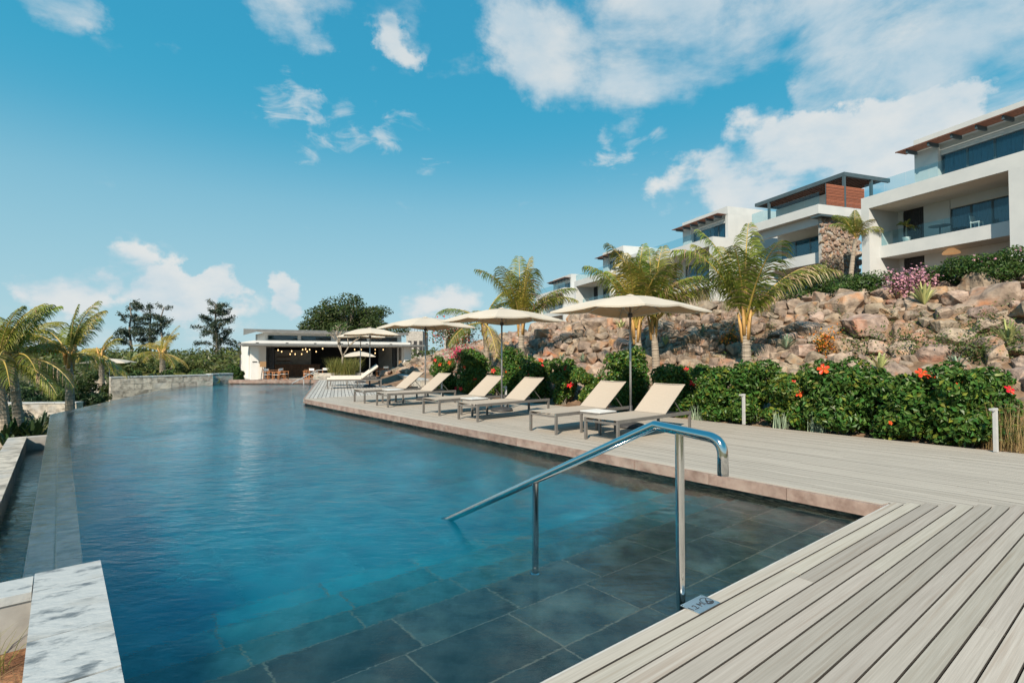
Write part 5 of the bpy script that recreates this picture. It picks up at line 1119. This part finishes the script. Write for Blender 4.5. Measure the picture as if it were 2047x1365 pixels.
# roof terrace: steel frame
zf = zt + 2.95; xf = -.02; yf = 2.9; yb = 8.2
fx0 = va(1512, yf) - aS; st = MB(); st.b2((fx0, yf, zf - .32), (xf, yf + .2, zf)); st.b2((xf - .2, yf + .203, zf - .321), (xf, yb, zf - .001)); st.b2((fx0, yf + .203, zf - .32), (fx0 + .2, yb, zf)); st.build('roof_frame', M['dark_steel'], V2)
for x, y in ((xf - .22, yf + .01), (fx0 + 1.6, yf + .01), (xf - .22, 6.0)): MB().b2((x, y, zt), (x + .2, y + .18, zf - .325)).build('post', M['dark_steel'], V2)
for i in range(12): MB().b2((fx0 + .3, yf + .4 + i * .4, zf - .2), (xf - .25, yf + .5 + i * .4, zf - .12)).build('roof_slat', M['pergola'], V2)
MB().b2((-W2, 4.6, zt - dz), (0, 9.0, zt - .003)).build('rear_slab', S, V2); MB().b2((fx0 + .21, yf + .21, zf - .10), (xf - .21, yb - .1, zf - .05)).build('roof_panel', M['dark_steel'], V2)
for i in range(15): MB().b2((-.12, 1.0, zt + .06 + i * .115), (-.06, 5.2, zt + .15 + i * .115)).build('screen_slat', M['screen'], V2)
for y in (1.0, 2.0, 3.05, 4.1, 5.1): MB().b2((-.19, y, zt), (-.125, y + .07, zt + 1.8)).build('screen_post', M['dark_steel'], V2)
MB().b2((fx0, 5.6, zt), (xf - 2.6, 5.8, zf - .4)).build('terrace_wall', S, V2)
# villas farther up the row
a3 = va(1427); villa('white villa with a timber pergola rising behind the solitary palm', a3, a3 - va(1290), upper=(.40, 1.0), hs=(2.8, 3.6, 6.9, 7.8, 10.3, 11.1))
MB().b2((0, 0, 0), (.01, .01, .01)) 
a4 = va(1216); villa('white villa with glass balconies behind the twin palms', a4 + 1.0, 12.0, upper=(.5, 1.0), hs=(2.8, 3.6, 6.6, 7.5, 10.3, 11.1))
wb = P0 + EX * (a4 + 9.5); bb = thing('villa_block', 'plain white windowless villa block behind the twin palms', 'building', (wb.x, wb.y, VB), RZV)
MB().b2((-8.4, .6, -1.5), (0, 8, 8.4)).build('wall', S, bb); MB().b2((-8.5, .5, 8.4), (.1, 8.1, 8.9)).build('parapet', S, bb); MB().b2((-5.4, .55, 1.2), (-5.3, .6, 8.2)).build('downpipe', M['white_metal'], bb)
a5 = va(1128); villa('farthest white villa with a dark pergola above the middle palm', a5, 13.0, upper=(.3, .9), hs=(2.6, 3.4, 6.2, 7.0, 9.0, 9.6))
hpb = P0 + EX * va(1700, -1.0) + EY * -1.0; hpb.z = VB - .3
palm('young palm in front of the stone villa wall', hpb, atY(1710, 478, hpb.y), 2.5, 10, 45, r=.15, lf='leaflet', droop=1.6, boots=False, els=(45, 89), den=40)
for i, (px, py, lab) in enumerate(((1650, 545, 'small fern like palm at the foot of the stone villa wall'), (1215, 596, 'dark spiky shrub in front of the plain white villa block'))):
    p = P0 + EX * va(px, -3) + EY * -3; q = atY(px, py + 12, p.y); rosette('spiky_shrub', lab, q, 40, 1.5, .09, M['cover'], 60 + i, up=.4)
# unfinished concrete building far beyond the restaurant
for i, (x0, x1, y0, Y, lab) in enumerate(((812, 845, 662, 80, 'grey unfinished concrete building beyond the restaurant roof'), (888, 935, 655, 85, 'unfinished concrete frame with scaffolding above the slope'))):
    c = atY((x0 + x1) / 2, 700, Y); w = (x1 - x0) * Y / FPX; h = atY(x0, y0, Y).z; t = thing('unfinished_building', lab, 'building', (c.x, c.y, -.5), 0)
    MB().b2((-w / 2, 0, 0), (w / 2, 5, h + .5)).build('wall', M['concrete'], t)
    for k in range(7): MB().tube([(-w / 2 + w * k / 6, .1, h + .4), (-w / 2 + w * k / 6, .1, h + 1.2)], .04, 4).build('rebar', M['dark_steel'], t)
    for k in range(3): MB().b2((-w / 2 + .3 + k * w / 3, -.02, h * .35), (-w / 2 + .3 + k * w / 3 + w * .2, .0, h * .8)).build('opening', M['dark_room'], t)
# ------------------------------------------------------------------ restaurant
ER = Vector((.838, .546, 0)); EN = Vector((-.546, .838, 0)); RZR = math.atan2(ER.y, ER.x); RO = atY(510, 759.3, 40.0); RO.z = FLOOR
def rx(px, b=0.0): k = (px - CX) / FPX; o = RO + EN * b; return (k * o.y - o.x) / (ER.x - k * ER.y)
def rz_(px, py, b=0.0): p = RO + EN * b + ER * rx(px, b); return atY(px, py, p.y).z - FLOOR
def rw(x, b, z=0.0): p = RO + ER * x + EN * b; return Vector((p.x, p.y, FLOOR + z))
rs_ = thing('restaurant', 'low white restaurant pavilion with open front and grey roof edges', 'restaurant', RO, RZR); WW = M['white_wall']
xl0, xl1 = rx(502), rx(517); xr0, xr1 = rx(808), rx(822); zc = rz_(510, 692)
MB().b2((xl0, 0, -.2), (xl1, .6, zc)).build('column', WW, rs_); MB().b2((xr0, 0, -.2), (xr1, .6, zc)).build('column', WW, rs_)
for x0, x1 in ((xl0, xl1), (xr0, xr1)): MB().b2((x0 + .1, -.03, 1.35), (x1 - .1, -.003, 1.42)).build('wall_lamp', M['base'], rs_)
e0, e1 = rx(482), rx(840); MB().b2((e0, -1.0, zc + .06), (e1, 2.4, zc + .22)).build('canopy_roof', M['roof_edge'], rs_); MB().b2((e0 + .3, -.8, zc + .003), (e1 - .3, 2.3, zc + .057)).build('canopy_soffit', M['soffit'], rs_)
zu = rz_(510, 673) ; MB().b2((rx(508), -.05, zc + .223), (rx(820), 6, zc + .45)).build('roof_upstand', WW, rs_)
for k in range(7): MB().box((e0 + 1.0 + k * (e1 - e0 - 2) / 6, -.9, zc + .25), (.18, .16, .06)).build('roof_light', M['base'], rs_)
zb0, zb1 = zc + .45, rz_(530, 665) + .08; u0, u1 = rx(530, 1.2), rx(805, 1.2)
MB().b2((u0, 1.5, zb0), (u1, 7, zb1)).build('clerestory_wall', WW, rs_)
for a_, c_ in ((536, 596), (603, 663), (677, 735), (743, 796)):
    p, q = rx(a_, 1.2), rx(c_, 1.2); f = MB().b2((p, 1.44, zb0 + .10), (q, 1.497, zb0 + .46)).build('window', M['dark_steel'], rs_); MB().b2((p + .06, 1.42, zb0 + .14), (q - .06, 1.437, zb0 + .42)).build('pane', M['window'], f)
r0, r1 = rx(512, .2), rx(816, .2); zr = rz_(514, 658, .2)
MB().add([(r0, .2, zr - .2), (r1, .2, zr - .2), (r1 - .6, 1.55, zb1 - .02), (r0 + .6, 1.55, zb1 - .02)], [(0, 3, 2, 1)]).build('roof_soffit', WW, rs_)
MB().add([(r0, .2, zr - .2), (r1, .2, zr - .2), (r1, .2, zr), (r0, .2, zr), (r0, 9, zr + .4), (r1, 9, zr + .4), (r0, 9, zb1), (r1, 9, zb1)], [(0, 1, 2, 3), (3, 2, 5, 4), (0, 3, 4, 6), (1, 7, 5, 2)]).build('roof', M['roof_edge'], rs_)
# interior
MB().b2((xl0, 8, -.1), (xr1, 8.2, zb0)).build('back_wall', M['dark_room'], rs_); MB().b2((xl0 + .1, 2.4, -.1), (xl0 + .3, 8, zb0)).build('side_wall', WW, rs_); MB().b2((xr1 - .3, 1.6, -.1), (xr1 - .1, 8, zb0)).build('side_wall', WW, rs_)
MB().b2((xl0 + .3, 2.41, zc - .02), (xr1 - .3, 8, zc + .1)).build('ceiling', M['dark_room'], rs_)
MB().b2((xl1 + .05, 1.5, 0), (rx(532, 1.5), 1.7, zc)).build('front_pier', WW, rs_); MB().b2((rx(797, 1.5), 1.5, 0), (xr0 - .02, 1.7, zc)).build('front_pier', WW, rs_)
wavy(MB(), rx(533, 1.8), rx(549, 1.8), 1.8, 0, zc, .06, .2).build('curtain', M['black_screen'], rs_); wavy(MB(), rx(784, 1.8), rx(797, 1.8), 1.8, 0, zc, .06, .2).build('curtain', M['black_screen'], rs_)
MB().b2((rx(550, 6.5), 6.5, .95), (rx(622, 6.5), 6.6, 2.35)).build('bar_back_panel', M['concrete'], rs_)
for z in (1.35, 1.7): MB().b2((rx(553, 6.4), 6.2, z), (rx(580, 6.4), 6.49, z + .05)).build('bar_shelf', M['bar_wood'], rs_)
br = thing('bar_counter', 'dark timber bar counter inside the restaurant', 'bar counter', rw(rx(550, 5), 5), RZR); bw = rx(640, 5) - rx(550, 5)
for k in range(16): MB().b2((bw * k / 16 + .01, 0, 0), (bw * (k + 1) / 16 - .01, .06, 1.0)).build('panel', M['bar_wood'], br)
MB().b2((-.08, -.12, 1.0), (bw + .08, .6, 1.06)).build('counter_top', M['bar_wood'], br); MB().b2((0, .07, 0), (bw, .5, .99)).build('carcass', M['dark_room'], br)
# pendants
bulbs = [(556, 700), (563, 703), (583, 702), (605, 699), (611, 698), (619, 699), (614, 703), (632, 703), (645, 697), (709, 699), (722, 699), (750, 699), (766, 699), (777, 703), (750, 706), (580, 708), (590, 708), (603, 708)]
bl0 = None; ORD = ('first', 'second', 'third', 'fourth', 'fifth', 'sixth', 'seventh', 'eighth', 'ninth')
for i, (px, py) in enumerate(bulbs):
    b = 3.0 + (i * 1.37) % 2.6; p = RO + EN * b + ER * rx(px, b); q = atY(px, py, p.y); side = 'left' if px < 640 else 'right'
    rank = sorted(bulbs).index((px, py)); word = ORD[rank if rank < 9 else 17 - rank]; lab = 'glowing pendant bulb in the restaurant, %s from the %s column' % (word, 'left' if rank < 9 else 'right')
    t = thing('pendant_light', lab, 'pendant light', q, 0, 'glowing pendant bulbs in the restaurant')
    if bl0 is None:
        bl0 = (MB().lathe([(.0, -.06), (.035, -.04), (.045, 0), (.035, .04), (.02, .08)], (0, 0, 0), 10).mesh('bulb', M['bulb'], True), MB().lathe([(.022, .08), (.022, .14)], (0, 0, 0), 8).mesh('socket', M['base']))
    link('bulb', bl0[0], t); link('socket', bl0[1], t); zz = FLOOR + zc - q.z
    MB().tube([(0, 0, .14), (0, 0, max(.16, zz))], .006, 4).build('cord', M['base'], t)
# standing rattan lamps
for px, py, lab in ((526, 757, 'rattan standing lamp beside the left restaurant column'), (803, 752, 'rattan standing lamp beside the right restaurant column')):
    x = rx(px, .9); t = thing('standing_lamp', lab, 'lamp', rw(x, .9), RZR, 'rattan standing lamps')
    MB().box((0, 0, 1.18), (.40, .40, .42)).build('lamp_shade', M['rattan'], t)
    for a in range(3): MB().tube([(.06 * math.cos(a * 2.1), .06 * math.sin(a * 2.1), .97), (.22 * math.cos(a * 2.1), .22 * math.sin(a * 2.1), 0)], .014, 6).build('leg', M['base'], t)
# director chairs and tables
def director_chair(label, loc, rz):
    t = thing('director_chair', label, 'chair', loc, rz, 'director chairs in the restaurant'); wd = M['chair_wood']
    for sx in (-1, 1):
        x = sx * .27
        MB().box((x, 0, .025), (.04, .48, .035)).build('runner', wd, t); MB().box((x, 0, .64), (.05, .5, .03)).build('armrest', wd, t)
        for y in (-.2, .2): MB().box((x, y, .34), (.032, .032, .60)).build('post', wd, t)
        MB().box((x, .22, .76), (.03, .03, .24)).build('back_post', wd, t)
    for y in (-.17, .17):
        for s in (-1, 1): MB().tube([(-s * .26, y + .012 * s, .04), (s * .26, y + .012 * s, .43)], .016, 6).build('cross_leg', wd, t)
    MB().box((0, 0, .445), (.52, .42, .018)).build('seat', M['canvas'], t); MB().box((0, .235, .80), (.56, .012, .17)).build('backrest', M['canvas'], t); return t
DC = [(536, 760.5, 'director chair by the left lamp, nearest the white column', 1.2), (552, 761, 'director chair left of the first dining table seen from the side', -1.4), (568, 759, 'director chair with white back right of the first dining table', 1.5), (612, 758, 'director chair left of the second table behind the far handrail', -1.2), (628, 759, 'director chair beside the foot of the far handrail', 2.6), (652, 758, 'director chair half behind the frangipani planter', .4), (757, 752, 'director chair left of the right hand tables', 2.0), (768, 752, 'director chair at the right hand table with white back', -2.2), (705, 752, 'director chair behind the cushioned loungers', 1.0)]
dc0 = None
for px, py, lab, rz in DC:
    p = at(px, py, FLOOR)
    if dc0 is None: dc0 = director_chair(lab, p, rz)
    else: dup(dc0, p, rz, lab)
def dining_table(label, loc, rz):
    t = thing('dining_table', label, 'table', loc, rz, 'dining tables in the restaurant'); MB().box((0, 0, .735), (.8, .8, .04)).build('table_top', M['bar_wood'], t)
    for x in (-.34, .34):
        for y in (-.34, .34): MB().box((x, y, .36), (.06, .06, .71)).build('leg', M['chair_wood'], t)
    return t
T0 = dining_table('dark dining table near the left restaurant column', at(546, 759, FLOOR), RZR)
dup(T0, at(620, 757.5, FLOOR), RZR, 'dark dining table behind the far handrail'); dup(T0, at(763, 750.5, FLOOR), RZR, 'dark dining table near the right restaurant column'); dup(T0, at(690, 751, FLOOR), RZR, 'dark dining table behind the frangipani planter')
